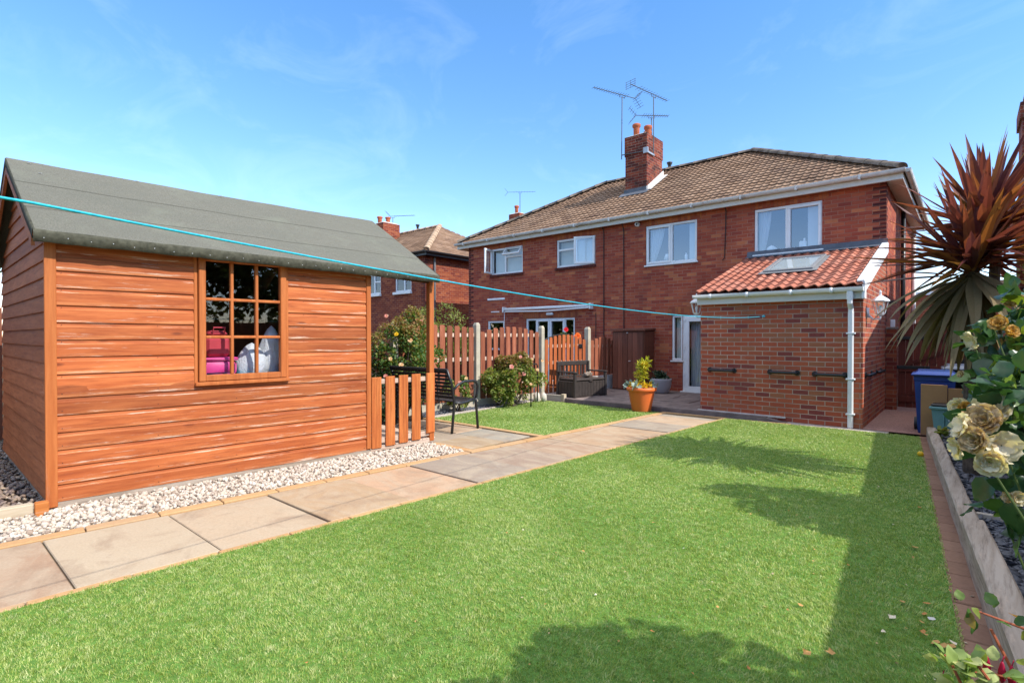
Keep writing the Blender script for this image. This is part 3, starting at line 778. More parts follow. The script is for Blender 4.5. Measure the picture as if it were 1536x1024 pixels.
def house_shell(root, XL, XR, F, YB, ZW, eaveY, eaveZ, ridgeY, ridgeZ, rL, rR, eL, eR, holes, wallm, tile, fasciam, gutterm, capm, rows=19, amp=.016):
    mb = MB()
    wall_y(mb, F, XL, XR, -.03, ZW, holes, .12)
    mb.quad((XR, F, -.03), (XR, YB, -.03), (XR, YB, ZW), (XR, F, ZW)); mb.quad((XL, F, -.03), (XL, F, ZW), (XL, YB, ZW), (XL, YB, -.03))
    mb.quad((XL, YB, -.03), (XL, YB, ZW), (XR, YB, ZW), (XR, YB, -.03))
    wl = mb.build('wall', M[wallm], root)
    for X, s in ((XR, 1), (XL, -1)):
        q = MB(); z = -.02; i = 0
        while z < ZW - .08:
            l1, l2 = (.215, .1025) if i % 2 else (.1025, .215)
            xa, xb = sorted((X + s * .003, X - s * l1))
            q.box(xa, xb, F - .003, F + l2, z + .008, z + .067)
            z += .075; i += 1
        q.build('quoin', M['brick_quoin'], wl)
    rb = MB(); lerp = lambda a, b: (lambda t: a + (b - a) * t)
    tiles(rb, eaveY, eaveZ, ridgeY, ridgeZ, rows, lerp(eL, rL), lerp(eR, rR), .15, amp, 'roll', .028)
    yb_ = YB + (F - eaveY)
    rb.add([(eR, eaveY, eaveZ - .03), (eR, yb_, eaveZ - .03), (rR, ridgeY, ridgeZ - .02), (eL, eaveY, eaveZ - .03), (eL, yb_, eaveZ - .03), (rL, ridgeY, ridgeZ - .02)],
           [(0, 1, 2), (4, 3, 5), (1, 4, 5, 2), (3, 0, 2, 5)], [(0, 0)] * 6)
    rf = rb.build('roof', M[tile], root)
    # hipped side in real courses as well
    hs = MB(); n_ = rows
    for r in range(n_):
        t0, t1 = r / n_, (r + 1) / n_
        ya, yb2 = eaveY + (ridgeY - eaveY) * t0, yb_ + (ridgeY - yb_) * t0
        xa, xb = eR + (rR - eR) * t0, eR + (rR - eR) * t1; za, zb = eaveZ + (ridgeZ - eaveZ) * t0, eaveZ + (ridgeZ - eaveZ) * t1
        m_ = max(2, int((yb2 - ya) / .05)); vs = []; uvs = []
        for i in range(m_ + 1):
            y_ = ya + (yb2 - ya) * i / m_; w_ = amp * max(0, math.cos(2 * math.pi * (y_ / .15))) ** 1.6
            vs += [(xa, y_, za), (xa, y_, za + .026 + w_), (xb, y_, zb + .002 + w_)]; uvs += [(y_ / .3, r + .5)] * 3
        hs.add(vs, [f for i in range(m_) for f in ((i * 3, i * 3 + 3, i * 3 + 4, i * 3 + 1), (i * 3 + 1, i * 3 + 4, i * 3 + 5, i * 3 + 2))], uvs)
    hs.build('hip_slope', M[tile], rf)
    cp = MB()
    capline(cp, (rL - .05, ridgeY, ridgeZ + .01), (rR + .05, ridgeY, ridgeZ + .01), .11)
    capline(cp, (eR - .04, eaveY + .04, eaveZ + .05), (rR, ridgeY, ridgeZ + .03), .115); capline(cp, (eL + .04, eaveY + .04, eaveZ + .05), (rL, ridgeY, ridgeZ + .03), .115)
    cp.build('ridge_tiles', M[capm], rf, True)
    fb = MB()
    fb.bbox(eL + .02, eR - .02, eaveY + .02, eaveY + .045, ZW - .09, eaveZ - .012, .004)
    fb.bbox(eR - .045, eR - .02, eaveY + .045, yb_ - .02, ZW - .09, eaveZ - .03, .004); fb.bbox(eL + .02, eL + .045, eaveY + .045, yb_ - .02, ZW - .09, eaveZ - .03, .004)
    fb.box(eL + .045, eR - .045, eaveY + .045, F + .02, ZW - .055, ZW - .035); fb.box(XR - .02, eR - .045, F + .02, yb_ - .045, ZW - .055, ZW - .035); fb.box(eL + .045, XL + .02, F + .02, yb_ - .045, ZW - .055, ZW - .035)
    fb.build('fascia', M[fasciam], root)
    gb = MB(); prof = [(-.055 * math.cos(a), -.07 * math.sin(a)) for a in [math.pi * i / 8 for i in range(9)]]
    def gut(p, q, nrm):
        p = Vector(p); q = Vector(q); nrm = Vector(nrm)
        vs = [c + nrm * -a + Vector((0, 0, b_)) for c in (p, q) for a, b_ in prof]
        gb.add(vs, [(i, i + 1, 10 + i, 9 + i) for i in range(8)] + [tuple(range(9)), tuple(range(9, 18))[::-1]])
    gz_ = eaveZ + .012
    gut((eL - .02, eaveY - .045, gz_), (eR + .02, eaveY - .045, gz_), (0, -1, 0)); gut((eR + .045, eaveY - .02, gz_ - .004), (eR + .045, yb_, gz_ - .004), (1, 0, 0))
    n = int((eR - eL) / 1.0)
    for i in range(n):
        x = eL + .4 + i * (eR - eL) / n
        gb.box(x - .018, x + .018, eaveY - .107, eaveY + .02, gz_ - .085, gz_ + .005)
    gb.build('gutter', M[gutterm], root)
    return wl, rf

def chimney(parent, x0, x1, y0, y1, zb, zt, mt, pots, potr=.095, poth=.34):
    mb = MB(); zc = zt - .55
    mb.box(x0, x1, y0, y1, zb, zc - .002); mb.box(x0 - .018, x1 + .018, y0 - .018, y1 + .018, zc, zt - .005)
    ch = mb.build('chimney', M[mt], parent)
    fl = MB(); fl.add([(x0 - .015, y0 - .015, zt - .003), (x1 + .015, y0 - .015, zt - .003), (x1 + .015, y1 + .015, zt - .003), (x0 - .015, y1 + .015, zt - .003), (x0 + .12, y0 + .12, zt + .06), (x1 - .12, y0 + .12, zt + .06), (x1 - .12, y1 - .12, zt + .06), (x0 + .12, y1 - .12, zt + .06)],
                   [(0, 1, 5, 4), (1, 2, 6, 5), (2, 3, 7, 6), (3, 0, 4, 7), (4, 5, 6, 7)])
    fl.build('flaunching', M['cement'], ch)
    for px, py_, hh in pots:
        p = MB(); p.lathe([(potr * .86, 0), (potr * .92, hh * .62), (potr * .9, hh * .7), (potr * 1.22, hh * .78), (potr * 1.25, hh * .95), (potr * 1.08, hh), (potr * .8, hh), (potr * .78, hh * .6)], 18, (px, py_, zt + .03))
        p.build('chimney_pot', M['clay_pot'], ch, True)
    return ch

F, XL, XR, ZW = 11.96, -12.30, -1.17, 4.30
Aw = (-11.293, -10.012, 3.285, 4.085); Bw = (-8.763, -7.493, 3.295, 4.068); Cw = (-6.04, -4.752, 3.12, 4.085); Dw = (-3.495, -2.217, 3.12, 4.09)
FD = (-9.885, -8.15, .05, 1.892); SW = (-11.45, -10.76, .95, 1.852); DR = (-5.087, -4.22, .066, 1.87); DL = (-5.352, -5.090, .80, 1.87)
house = thing('semi_detached_house', 'red brick pair of semi-detached houses with brown tiled hipped roof, tall chimney and white windows', 'house', (-6.7, F, 0), frame=HF)
wl, rf = house_shell(house, XL, XR, F, 17.8, ZW, 11.74, 4.37, 14.88, 6.32, -8.86, -4.38, -12.66, -.885, [Aw, Bw, Cw, Dw, FD, SW, DR, DL],
                     'brick_house', 'tile_concrete', 'fascia_cream', 'gutter_dirty', 'ridge_tile')
for a, b_, c, d in [(q[0] - .08, q[1] + .11, q[3] + .004, ZW - .06) for q in (Aw, Bw, Cw, Dw)] + [(FD[0] - .12, FD[1] + .12, FD[3] + .004, FD[3] + .22), (DL[0] - .1, DR[1] + .1, DR[3] + .004, DR[3] + .2)]:
    sb = MB(); sb.box(a, b_, F - .004, F + .05, c, d); sb.build('lintel_course', M['brick_soldier'], wl)
fl = MB(); fl.box(XL + .15, XR - .15, F + 2.6, F + 2.7, 0, ZW); fl.box(XL + .15, XR - .15, F + .2, F + 2.6, 2.35, 2.45); fl.build('inner_wall', M['house_inner'], house)
# window C and D: fixed light and opener, curtains, pale blind edge
wC = window(house, F, *Cw, mull=(-5.385,), sashes=((Cw[0] + .02, -5.40, Cw[2] + .03, Cw[3] - .03),), gl='glass_sky')
curtain(wC, -5.98, -5.62, -5.90, Cw[2] + .05, Cw[3] - .05, F + .16, M['curtain']); b = MB(); b.box(-4.99, -4.80, F + .15, F + .16, Cw[2] + .05, Cw[3] - .06); b.build('blind', M['curtain'], wC)
wD = window(house, F, *Dw, mull=(-2.86,), sashes=((-2.845, Dw[1] - .02, Dw[2] + .03, Dw[3] - .03),), gl='glass_sky')
curtain(wD, -3.44, -3.20, -3.34, Dw[2] + .05, Dw[3] - .05, F + .16, M['curtain']); b = MB(); b.box(-2.50, -2.28, F + .15, F + .16, Dw[2] + .05, Dw[3] - .06); b.build('blind', M['curtain'], wD)
# window A: side casement and fanlight open; window B: casement open
def casement(parent, hinge, wdt, z0, z1, ang, sgn):
    Mx = Matrix.Translation(hinge) @ Matrix.Rotation(ang, 4, 'Z')
    mb = MB(); t_ = MB()
    bar4(t_, 0 if sgn > 0 else -wdt, wdt if sgn > 0 else 0, z0, z1, -.025, .025, .055)
    t_.v = [tuple(Mx @ Vector(p)) for p in t_.v]
    o = t_.build('casement', M['upvc'], parent)
    a, b = (.05, wdt - .05) if sgn > 0 else (-wdt + .05, -.05)
    g = MB(); g.add([Mx @ Vector(p) for p in ((a, 0, z0 + .05), (b, 0, z0 + .05), (b, 0, z1 - .05), (a, 0, z1 - .05))], [(0, 1, 2, 3)])
    g.build('pane', M['glass_sky'], parent)
wA = window(house, F, *Aw, mull=(-10.72,), trans=((-10.70, Aw[1] - .04, 3.80),), sill='tile')
casement(wA, (Aw[0] + .02, F + .0, 0), .50, Aw[2] + .02, Aw[3] - .02, R(-72), 1)
fx = MB(); Mx = Matrix.Translation((0, F + .01, Aw[3] - .03)) @ Matrix.Rotation(R(-38), 4, 'X')
tmp = MB(); 
for (a, b, c, d) in ((-10.70, Aw[1] - .02, 0, .05), (-10.70, Aw[1] - .02, -.28, -.23), (-10.70, -10.65, -.23, 0), (Aw[1] - .07, Aw[1] - .02, -.23, 0)): tmp.bbox(a, b, -.025, .025, c, d, .004)
tmp.v = [tuple(Mx @ Vector(p)) for p in tmp.v]; tmp.build('fanlight', M['upvc'], wA)
wB = window(house, F, *Bw, mull=(-8.12,), trans=((Bw[0] + .04, -8.15, 3.78),), sill='tile')
casement(wB, (Bw[1] - .02, F + .0, 0), .56, Bw[2] + .02, Bw[3] - .02, R(24), -1)
for wn, W in ((wA, Aw), (wB, Bw)):
    b = MB(); x = W[0] + .08
    while x < W[1] - .08:
        Mx = Matrix.Translation((x, F + .19, 0)) @ Matrix.Rotation(R(28), 4, 'Z'); b.box(-.042, .042, -.001, .001, W[2] + .06, W[3] - .05, Mx); x += .083
    b.build('blind', M['blind'], wn)
fd = window(house, F, *FD, mull=(-9.50, -9.02, -8.50), sashes=((-9.49, -9.03, .08, FD[3] - .04), (-9.01, -8.51, .08, FD[3] - .04)), sill=None, name='french_door')
s_ = window(house, F, *SW, sill='tile')
# side door beside the extension
d = MB(); bar4(d, DR[0], DR[1], DR[2], DR[3], F + .01, F + .07, .06); bar4(d, DR[0] + .05, DR[1] - .05, DR[2] + .03, DR[3] - .05, F - .005, F + .05, .105)
for z in (.45, 1.05, 1.70): d.bbox(DR[0] + .035, DR[0] + .065, F - .02, F + .01, z, z + .08, .003)
do = d.build('door', M['upvc'], house); p = MB(); p.quad((DR[0] + .1, F + .03, .2), (DR[1] - .1, F + .03, .2), (DR[1] - .1, F + .03, DR[3] - .1), (DR[0] + .1, F + .03, DR[3] - .1)); p.build('pane', M['glass_house'], do)
b = MB(); b.bbox(DR[0] - .03, DR[1] + .02, F - .08, F + .03, .062, .085, .004); b.build('threshold', M['upvc'], do)
curtain(do, DR[0] + .12, DR[0] + .42, DR[0] + .36, .15, 1.78, F + .22, M['curtain'])
dl = window(house, F, *DL, sill='white', fw=.05)
b = MB(); b.box(DL[0] + .05, DL[1] - .05, F + .16, F + .165, .85, 1.82); b.build('curtain', M['blind'], dl)
# chimneys, flue, flashing
ch = chimney(rf, -7.40, -6.74, 13.40, 14.36, 5.0, 7.02, 'brick_stack', ((-7.17, 13.62, .36), (-6.98, 13.95, .36), (-7.10, 14.16, .3)))
fz = lambda y: 4.37 + (y - 11.74) * (1.95 / 3.14)
b = MB(); b.prism([(-6.738, 13.36, fz(13.36) + .02), (-6.738, 14.40, fz(14.40) + .02), (-6.738, 14.40, fz(14.40) + .16), (-6.738, 13.36, fz(13.36) + .13)], (.03, 0, 0)); b.prism([(-6.74, 13.36, fz(13.36) + .035), (-6.74, 14.36, fz(14.36) + .035), (-6.56, 14.36, fz(14.36) + .035), (-6.60, 13.36, fz(13.36) + .035)], (0, 0, .012)); b.build('mortar_fillet', M['cement'], ch)
b = MB(); b.prism([(-7.44, 13.398, fz(13.4) + .01), (-6.70, 13.398, fz(13.4) + .01), (-6.70, 13.398, fz(13.4) + .13), (-7.44, 13.398, fz(13.4) + .13)], (0, -.012, 0)); b.prism([(-7.5, 13.16, fz(13.16) + .04), (-6.64, 13.16, fz(13.16) + .04), (-6.64, 13.39, fz(13.39) + .04), (-7.5, 13.39, fz(13.39) + .04)], (0, 0, .008)); b.build('flashing', M['lead_flash'], ch)
b = MB(); b.lathe([(.05, -.7), (.05, .3), (.10, .34), (.10, .38), (.05, .42), (.05, .52), (.09, .60), (.09, .63), (.02, .64)], 14, (-7.21, 15.9, 6.28)); b.build('flue', M['black_plastic'], rf, True)
# pipes and cables on the facade
b = MB()
for x, zt, zb in ((-7.228, 4.26, .06), (-6.642, 4.24, 1.5)):
    b = MB(); b.tube([(x, F - .13, zt + .02), (x, F - .03, zt - .12), (x, F - .014, zt - .2), (x + .01, F - .014, zb)], .013, 6); b.build('cable', M['cable_dark'], house)
b = MB(); b.tube([(-4.09, F - .1, 4.27), (-4.09, F - .02, 4.15), (-4.10, F - .013, 3.7), (-4.12, F - .013, 3.12), (-4.17, F - .03, 3.07)], .010, 6); b.build('cable', M['cable_dark'], house); b = MB()
b.tube([(-7.47, F - .011, 2.0), (-7.47, F - .011, .3)], .008, 6)
b.build('cable', M['cable_dark'], house)
b = MB(); b.bbox(-11.45, -10.72, F - .02, F, 2.50, 2.56, .006); b.bbox(-11.3, -10.95, F - .012, F, 2.12, 2.15, .004); b.build('conduit', M['white_paint'], house)
b = MB(); b.tube([(-1.13, 14.83, 4.2), (-1.13, 14.83, .3)], .045, 10); b.build('soil_pipe', M['black_plastic'], house, True)
b = MB(); b.tube([(-1.12, 17.72, 4.2), (-1.12, 17.72, .1)], .05, 10); b.build('downpipe', M['upvc'], house, True)

# ---- brick extension
Ye, EXL = 9.19, -3.58
ext = thing('brick_extension', 'single storey brick extension with red clay pantile lean-to roof against the house', 'extension', (-2.4, 10.5, 0), frame=HF)
zr = lambda y: 2.115 + (y - 9.04) * .3195
mb = MB()
mb.quad((EXL, Ye, -.03), (XR, Ye, -.03), (XR, Ye, 2.10), (EXL, Ye, 2.10))
mb.quad((XR, Ye, -.03), (XR, F - .001, -.03), (XR, F - .001, zr(F) - .04), (XR, Ye, zr(Ye) - .04)); mb.quad((EXL, Ye, -.03), (EXL, Ye, zr(Ye) - .04), (EXL, F - .001, zr(F) - .04), (EXL, F - .001, -.03))
ew = mb.build('wall', M['brick_ext'], ext)
b = MB(); b.box(EXL - .04, -2.2, Ye - .028, Ye - .001, .055, .082); 
b.v = [(x + random.uniform(-.004, .004), y + random.uniform(-.004, .004), z) for x, y, z in b.v]; b.build('mortar_skirt', M['cement'], ew)
rb = MB(); tiles(rb, 9.04, 2.115, F + .0, zr(F), 14, lambda t: EXL - .05, lambda t: XR + .02, .166, .036, 'pan', .018, .018)
b0 = len(rb.v); rb.add([(EXL - .03, 9.06, 2.08), (XR, 9.06, 2.08), (XR, F - .002, zr(F) - .03), (EXL - .03, F - .002, zr(F) - .03)], [(0, 3, 2, 1)], [(0, 0)] * 4)
er = rb.build('roof', M['tile_clay'], ext, True)
try:
    er.data.set_sharp_from_angle(angle=R(40))
except Exception: pass
b = MB(); b.prism([(EXL - .06, F - .03, zr(F) + .02), (XR + .03, F - .03, zr(F) + .02), (XR + .03, F - .006, zr(F) + .15), (EXL - .06, F - .006, zr(F) + .15)], (0, .004, 0)); b.prism([(EXL - .06, F - .16, zr(F - .16) + .045), (XR + .03, F - .16, zr(F - .16) + .045), (XR + .03, F - .02, zr(F) + .04), (EXL - .06, F - .02, zr(F) + .04)], (0, 0, .01)); b.build('flashing', M['lead_flash'], er)
b = MB(); b.bbox(EXL - .03, XR + .01, 9.10, 9.13, 1.918, 2.10, .004); b.box(EXL, XR, 9.13, 9.20, 1.925, 1.945); b.build('fascia', M['fascia_cream'], ext)
gb = MB(); prof = [(-.05 * math.cos(a), -.062 * math.sin(a)) for a in [math.pi * i / 8 for i in range(9)]]
vs = [(x, 9.05 + a, 2.085 + c) for x in (EXL - .08, XR + .02) for a, c in prof]
gb.add(vs, [(i, i + 1, 10 + i, 9 + i) for i in range(8)] + [tuple(range(9)), tuple(range(9, 18))[::-1]])
for x in (-3.35, -2.75, -2.1, -1.55): gb.box(x - .018, x + .018, 8.994, 9.10, 2.015, 2.092)
gb.build('gutter', M['upvc'], ext, True)
b = MB(); b.bbox(-1.355, -1.275, 9.02, 9.09, 1.90, 2.03, .01); b.tube([(-1.315, 9.05, 1.95), (-1.315, 9.05, 1.86), (-1.315, 9.135, 1.78), (-1.315, 9.145, 1.7)], .036, 12); b.bbox(-1.35, -1.28, 9.11, 9.178, .0, 1.74, .014)
for z in (1.40, .72, .2): b.bbox(-1.372, -1.258, 9.104, 9.186, z, z + .025, .004)
b.build('downpipe', M['upvc'], ext)
b = MB(); b.prism([(XR + .004, 9.06, 2.00), (XR + .004, F, zr(F) - .12), (XR + .004, F, zr(F) + .06), (XR + .004, 9.06, 2.17)], (.035, 0, 0)); b.prism([(XR - .06, 9.06, 2.165), (XR - .06, F, zr(F) + .055), (XR + .03, F, zr(F) + .055), (XR + .03, 9.06, 2.165)], (0, 0, .02)); b.bbox(XR - .002, XR + .036, 9.06, 9.22, 1.915, 2.06, .004); b.build('bargeboard', M['upvc'], ext)
Ms = Matrix.Translation((-2.41, 10.72, zr(10.72))) @ Matrix.Rotation(math.atan(.3195), 4, 'X')
b = MB(); tmp = MB()
for a in ((-.40, .40, -.60, -.52), (-.40, .40, .50, .60), (-.40, -.33, -.52, .50), (.33, .40, -.52, .50)): tmp.bbox(*a, .0, .085, .008)
tmp.box(-.47, .47, -.70, -.60, .045, .055); tmp.box(-.46, -.40, -.6, .62, .03, .05); tmp.box(.40, .46, -.6, .62, .03, .05)
tmp.v = [tuple(Ms @ Vector(p)) for p in tmp.v]; sk = tmp.build('skylight', M['pipe_grey'], ext)
b = MB(); b.add([Ms @ Vector(p) for p in ((-.34, -.53, .076), (.34, -.53, .076), (.34, .51, .076), (-.34, .51, .076))], [(0, 1, 2, 3)]); b.build('pane', M['glass_sky'], sk)
b = MB(); b.add([Ms @ Vector(p) for p in ((-.34, -.53, .062), (.34, -.53, .062), (.34, .51, .062), (-.34, .51, .062))], [(0, 1, 2, 3)]); b.build('blind', M['blind'], sk)

# ---- neighbouring house to the left
lh = thing('neighbour_house', 'red brick house with brown hipped roof and black gutters, behind the fence beyond the shed', 'house', (-18, F, 0), frame=HF)
DX = -13.33
W1 = (-18.02, -17.19, 3.03, 3.80); W2 = (-16.256, -15.295, 3.03, 3.78)
lw, lr = house_shell(lh, XL + DX, XR + DX, F, 17.6, ZW, 11.74, 4.35, 14.8, 6.05, -22.2, -17.0, -26., -14.20, [W1, W2], 'brick_far', 'tile_concrete', 'black_plastic', 'black_plastic', 'hip_pale')
b = MB(); b.box(-25, -14.8, F + 2.6, F + 2.7, 0, ZW); b.build('inner_wall', M['house_inner'], lh)
for W, mu, tr in ((W1, (-17.62,), ((-17.6, -17.22, 3.50),)), (W2, (-15.72,), ((-16.2, -15.75, 3.53),))):
    w_ = window(lh, F, *W, mull=mu, trans=tr, sill='tile'); b = MB(); b.bbox(W[0] - .06, W[1] + .04, F - .09, F + .02, W[2] - .1, W[2] - .004, .01); b.build('cill', M['upvc'], w_)
chimney(lr, -19.78, -19.08, 13.42, 14.25, 4.8, 6.32, 'brick_far', ((-19.6, 13.6, .3), (-19.35, 13.85, .28)), .1)
b = MB(); b.tube([(-14.42, 12.35, 4.25), (-14.46, 12.35, 4.1), (-14.46, 12.35, 0)], .04, 8); b.build('downpipe', M['pipe_grey'], lh, True)
b = MB(); b.lathe([(.05, -.7), (.05, .25), (.09, .34), (.09, .37)], 12, (-18.6, 14.9, 6.0)); b.build('flue', M['black_plastic'], lr, True)

# ---- house across the street: only its chimney clears the roofs
oh = thing('street_house', 'far brick house whose small chimney shows above the hip of the big roof', 'house', (-21.3, 26, 0), frame=I4)
b = MB(); b.box(-23.6, -18.6, 24.2, 29, 0, 5.4); b.build('wall', M['brick_far'], oh)
b = MB(); b.add([(-23.9, 24, 5.4), (-18.3, 24, 5.4), (-18.3, 29.2, 5.4), (-23.9, 29.2, 5.4), (-22.6, 26.6, 7.5), (-19.9, 26.6, 7.5)], [(0, 1, 5, 4), (1, 2, 5), (2, 3, 4, 5), (3, 0, 4)], [(0, 0)] * 6); orf = b.build('roof', M['tile_concrete'], oh)
chimney(orf, -22.3, -21.45, 24.0, 24.7, 5.4, 8.98, 'brick_far', ((-21.9, 24.25, .5),), .12)

# ---- neighbour on the right: chimney breast, and the lean-to that shades the side passage
nh = thing('gable_house', 'neighbouring brick house at the frame edge with a tall chimney breast above the cordyline', 'house', (3, 14.5, 0), frame=HF)
b = MB(); b.box(1.38, 9, 12.2, 17.8, -.03, 4.3); b.build('wall', M['brick_far'], nh)
b = MB(); b.add([(1.12, 11.95, 4.3), (9.3, 11.95, 4.3), (9.3, 18.05, 4.3), (1.12, 18.05, 4.3), (4.4, 15, 6.3), (6, 15, 6.3)], [(0, 1, 5, 4), (1, 2, 5), (2, 3, 4, 5), (3, 0, 4), (0, 3, 2, 1)], [(0, 0)] * 6); b.build('roof', M['tile_concrete'], nh)
b = MB(); b.box(.735, 1.379, 14.0, 15.0, 0, 3.9); b.box(.755, 1.5, 14.02, 14.98, 3.9, 5.55); b.box(.72, 1.55, 13.97, 15.03, 5.55, 5.85); b.box(.78, 1.5, 14.04, 14.96, 5.85, 6.02); b.build('chimney', M['brick_stack'], nh)
b = MB(); b.prism([(1.35, 9.75, 0), (1.35, 12.19, 0), (1.35, 12.19, 4.25), (1.35, 9.75, 3.6)], (3, 0, 0)); b.build('lean_to', M['brick_far'], nh)
# ---- distant garage through the passage
fg = thing('brick_garage', 'distant flat brick outbuilding with white roof edge seen above the side gate', 'outbuilding', (0, 36, 0), frame=HF)
b = MB(); b.box(-3.4, 4, 35, 40, 0, 3.55); b.build('wall', M['brick_far'], fg)
b = MB(); b.box(-3.5, 4.1, 34.9, 40.1, 3.55, 3.72); b.build('fascia', M['upvc'], fg)
b = MB(); b.prism([(-2.0, 35.2, 3.72), (4, 35.2, 3.72), (4, 35.2, 4.25), (-.4, 35.2, 4.1), (-1.4, 35.2, 3.9)], (0, 4, 0)); b.build('roof', M['tile_concrete'], fg)
# ------------------------------------------------------------------ shed (own axes: +y along the front, +x out to the path)
shed = thing('garden_shed', 'orange stained timber garden shed with grey felt roof, nine pane window and picket porch', 'shed', (-5.475, .565, 0), R(-2.65))
SL, SD, SP = 2.795, 3.05, 3.715
def boards_y(mb, y0, y1, x, z0, z1, pitch, s=1):
    z = z0
    while z < z1 - .02:
        zt = min(z + pitch, z1); e = random.uniform(-.0015, .0015)
        xo = x + s * (.016 + e); xi = x + s * .002
        vs = []
        n = max(2, int((y1 - y0) / .25))
        for i in range(n + 1):
            y = y0 + (y1 - y0) * i / n; wv = random.uniform(-.0012, .0012)
            vs += [(x - s * .012, y, z), (xo + s * wv, y, z), (xo + s * wv, y, z + .010 + wv), (xo + s * wv, y, z + .026 + wv * 3), (xo - s * .001, y, z + pitch * .72), (xo - s * .010, y, z + pitch * .80), (xi, y, zt), (x - s * .012, y, zt)]
        m = 8; fs = []
        for i in range(n):
            for q in range(7):
                f = (i * m + q, (i + 1) * m + q, (i + 1) * m + q + 1, i * m + q + 1); fs.append(f if s < 0 else f)
        b0 = len(mb.f); mb.add(vs, fs + [tuple(range(m)), tuple(n * m + q for q in range(m))[::-1]])
        for i in range(n):
            for q in (1, 2, 4): mb.m[b0 + i * 7 + q] = 1
        z += pitch
wy0, wy1, wz0, wz1 = 1.035, 1.83, .945, 2.125
mb = MB(); P_ = .1375
boards_y(mb, .03, SL - .03, 0, .05, wz0 - .02, P_)
zz = .05 + P_ * math.ceil((wz0 - .02 - .05) / P_)
boards_y(mb, .03, wy0 - .02, 0, wz0 - .02, 2.14, P_); boards_y(mb, wy1 + .02, SL - .03, 0, wz0 - .02, 2.14, P_)
NLW = mb
mb = NLW; mb.mi = 2
for i_ in range(16):
    for y_ in (.075, .72, 1.36, 2.02, 2.72):
        z_ = .05 + P_ * i_ + .03
        if z_ < 2.1 and not (wy0 - .03 < y_ < wy1 + .03 and z_ > wz0 - .06): mb.bbox(.0165, .0185, y_ - .003, y_ + .003, z_ - .003, z_ + .003, .0008)
fw_ = mb.build('wall', [M['shed_wood'], M['shed_worn'], M['cable_dark']], shed)
# near gable: boards clipped under the roof slope
mb = MB(); z = .05; RX, RZ, EZ = -1.50, 3.05, 2.17
top = lambda x: EZ + (RZ - EZ) * (1 - abs(x - RX) / 1.53) - .06
while z < 2.92:
    zt = z + P_
    def lim(zq):
        if zq <= EZ - .08: return (-3.03, -.0)
        hw = 1.53 * (1 - (zq + .06 - EZ) / (RZ - EZ)); return (RX - max(hw, .02), RX + max(hw, .02))
    a0, a1 = lim(z); c0, c1 = lim(zt); a0, c0 = max(a0, -3.03), max(c0, -3.03); a1, c1 = min(a1, 0), min(c1, 0)
    mb.add([(a0, .014, z), (a1, .014, z), (a0, -.016, z), (a1, -.016, z), (a0, -.016, z + .012), (a1, -.016, z + .012), (c0, -.002, zt), (c1, -.002, zt), (c0, .014, zt), (c1, .014, zt)],
           [(0, 1, 3, 2), (2, 3, 5, 4), (4, 5, 7, 6), (6, 7, 9, 8), (0, 2, 4, 6, 8), (1, 9, 7, 5, 3), (0, 8, 9, 1)])
    z = zt
mb.build('gable_wall', M['shed_gable'], shed)
mb = MB(); mb.box(-3.05, 0, SL - .03, SL - .001, .05, 2.1); mb.box(-3.06, -3.03, 0, SL, .05, 2.2); mb.box(-3.0, -.02, .02, SL - .03, .06, .09)
mb.prism([(-3.0, SL - .02, 2.1), (0, SL - .02, 2.1), (RX, SL - .02, 2.95)], (0, .02, 0)); mb.build('inner_wall', M['inner_wood'], shed)
mb = MB(); mb.bbox(-.03, .035, -.028, .045, .015, 2.16, .004); mb.build('corner_post', M['shed_trim'], shed); mb = MB(); mb.bbox(-.03, .030, SL - .045, SL + .01, .06, 2.14, .004); mb.build('corner_post', M['shed_trim'], shed)
mb = MB(); mb.bbox(-.06, .02, SP - .075, SP - .005, .03, 2.10, .005); mb.build('porch_post', M['shed_trim'], shed)
mb = MB(); mb.bbox(-3.0, .012, -.012, SL, .0, .048, .004); mb.build('base_bearer', M['sleeper'], shed)
mb = MB(); mb.bbox(-1.6, .012, SL + .01, SP - .03, .015, .055, .004); 
for i in range(14): mb.bbox(-1.58, .008, SL + .02 + i * .066, SL + .08 + i * .066, .056, .072, .003)
mb.build('porch_floor', M['rail_pale'], shed)
# porch picket front
for z in (.80, .10):
    mb = MB(); mb.bbox(-.03, .005, SL + .01, SP - .02, z, z + .058, .004); mb.build('porch_rail', M['rail_pale'], shed)
for i, y in enumerate((2.815, 3.0, 3.185, 3.37, 3.585)):
    mb = MB(); zb = .05 + .008 * i; wd = .128
    if i == 4: 
        mb.bbox(.008, .03, y, y + wd, .135, .90, .004); mb.bbox(.03, .036, y + .012, y + wd - .012, .145, .895, .002)
        pts_ = None
    else:
        mb.bbox(.006, .026, y, y + wd, zb, .885 + .004 * i, .004)
    for q in range(3): mb.bbox(.0262, .0278, y + .02 + q * .038, y + .026 + q * .038, zb + .02, .87, .0005) if i < 4 else None
    mb.build('picket', M['picket_wood'], shed)
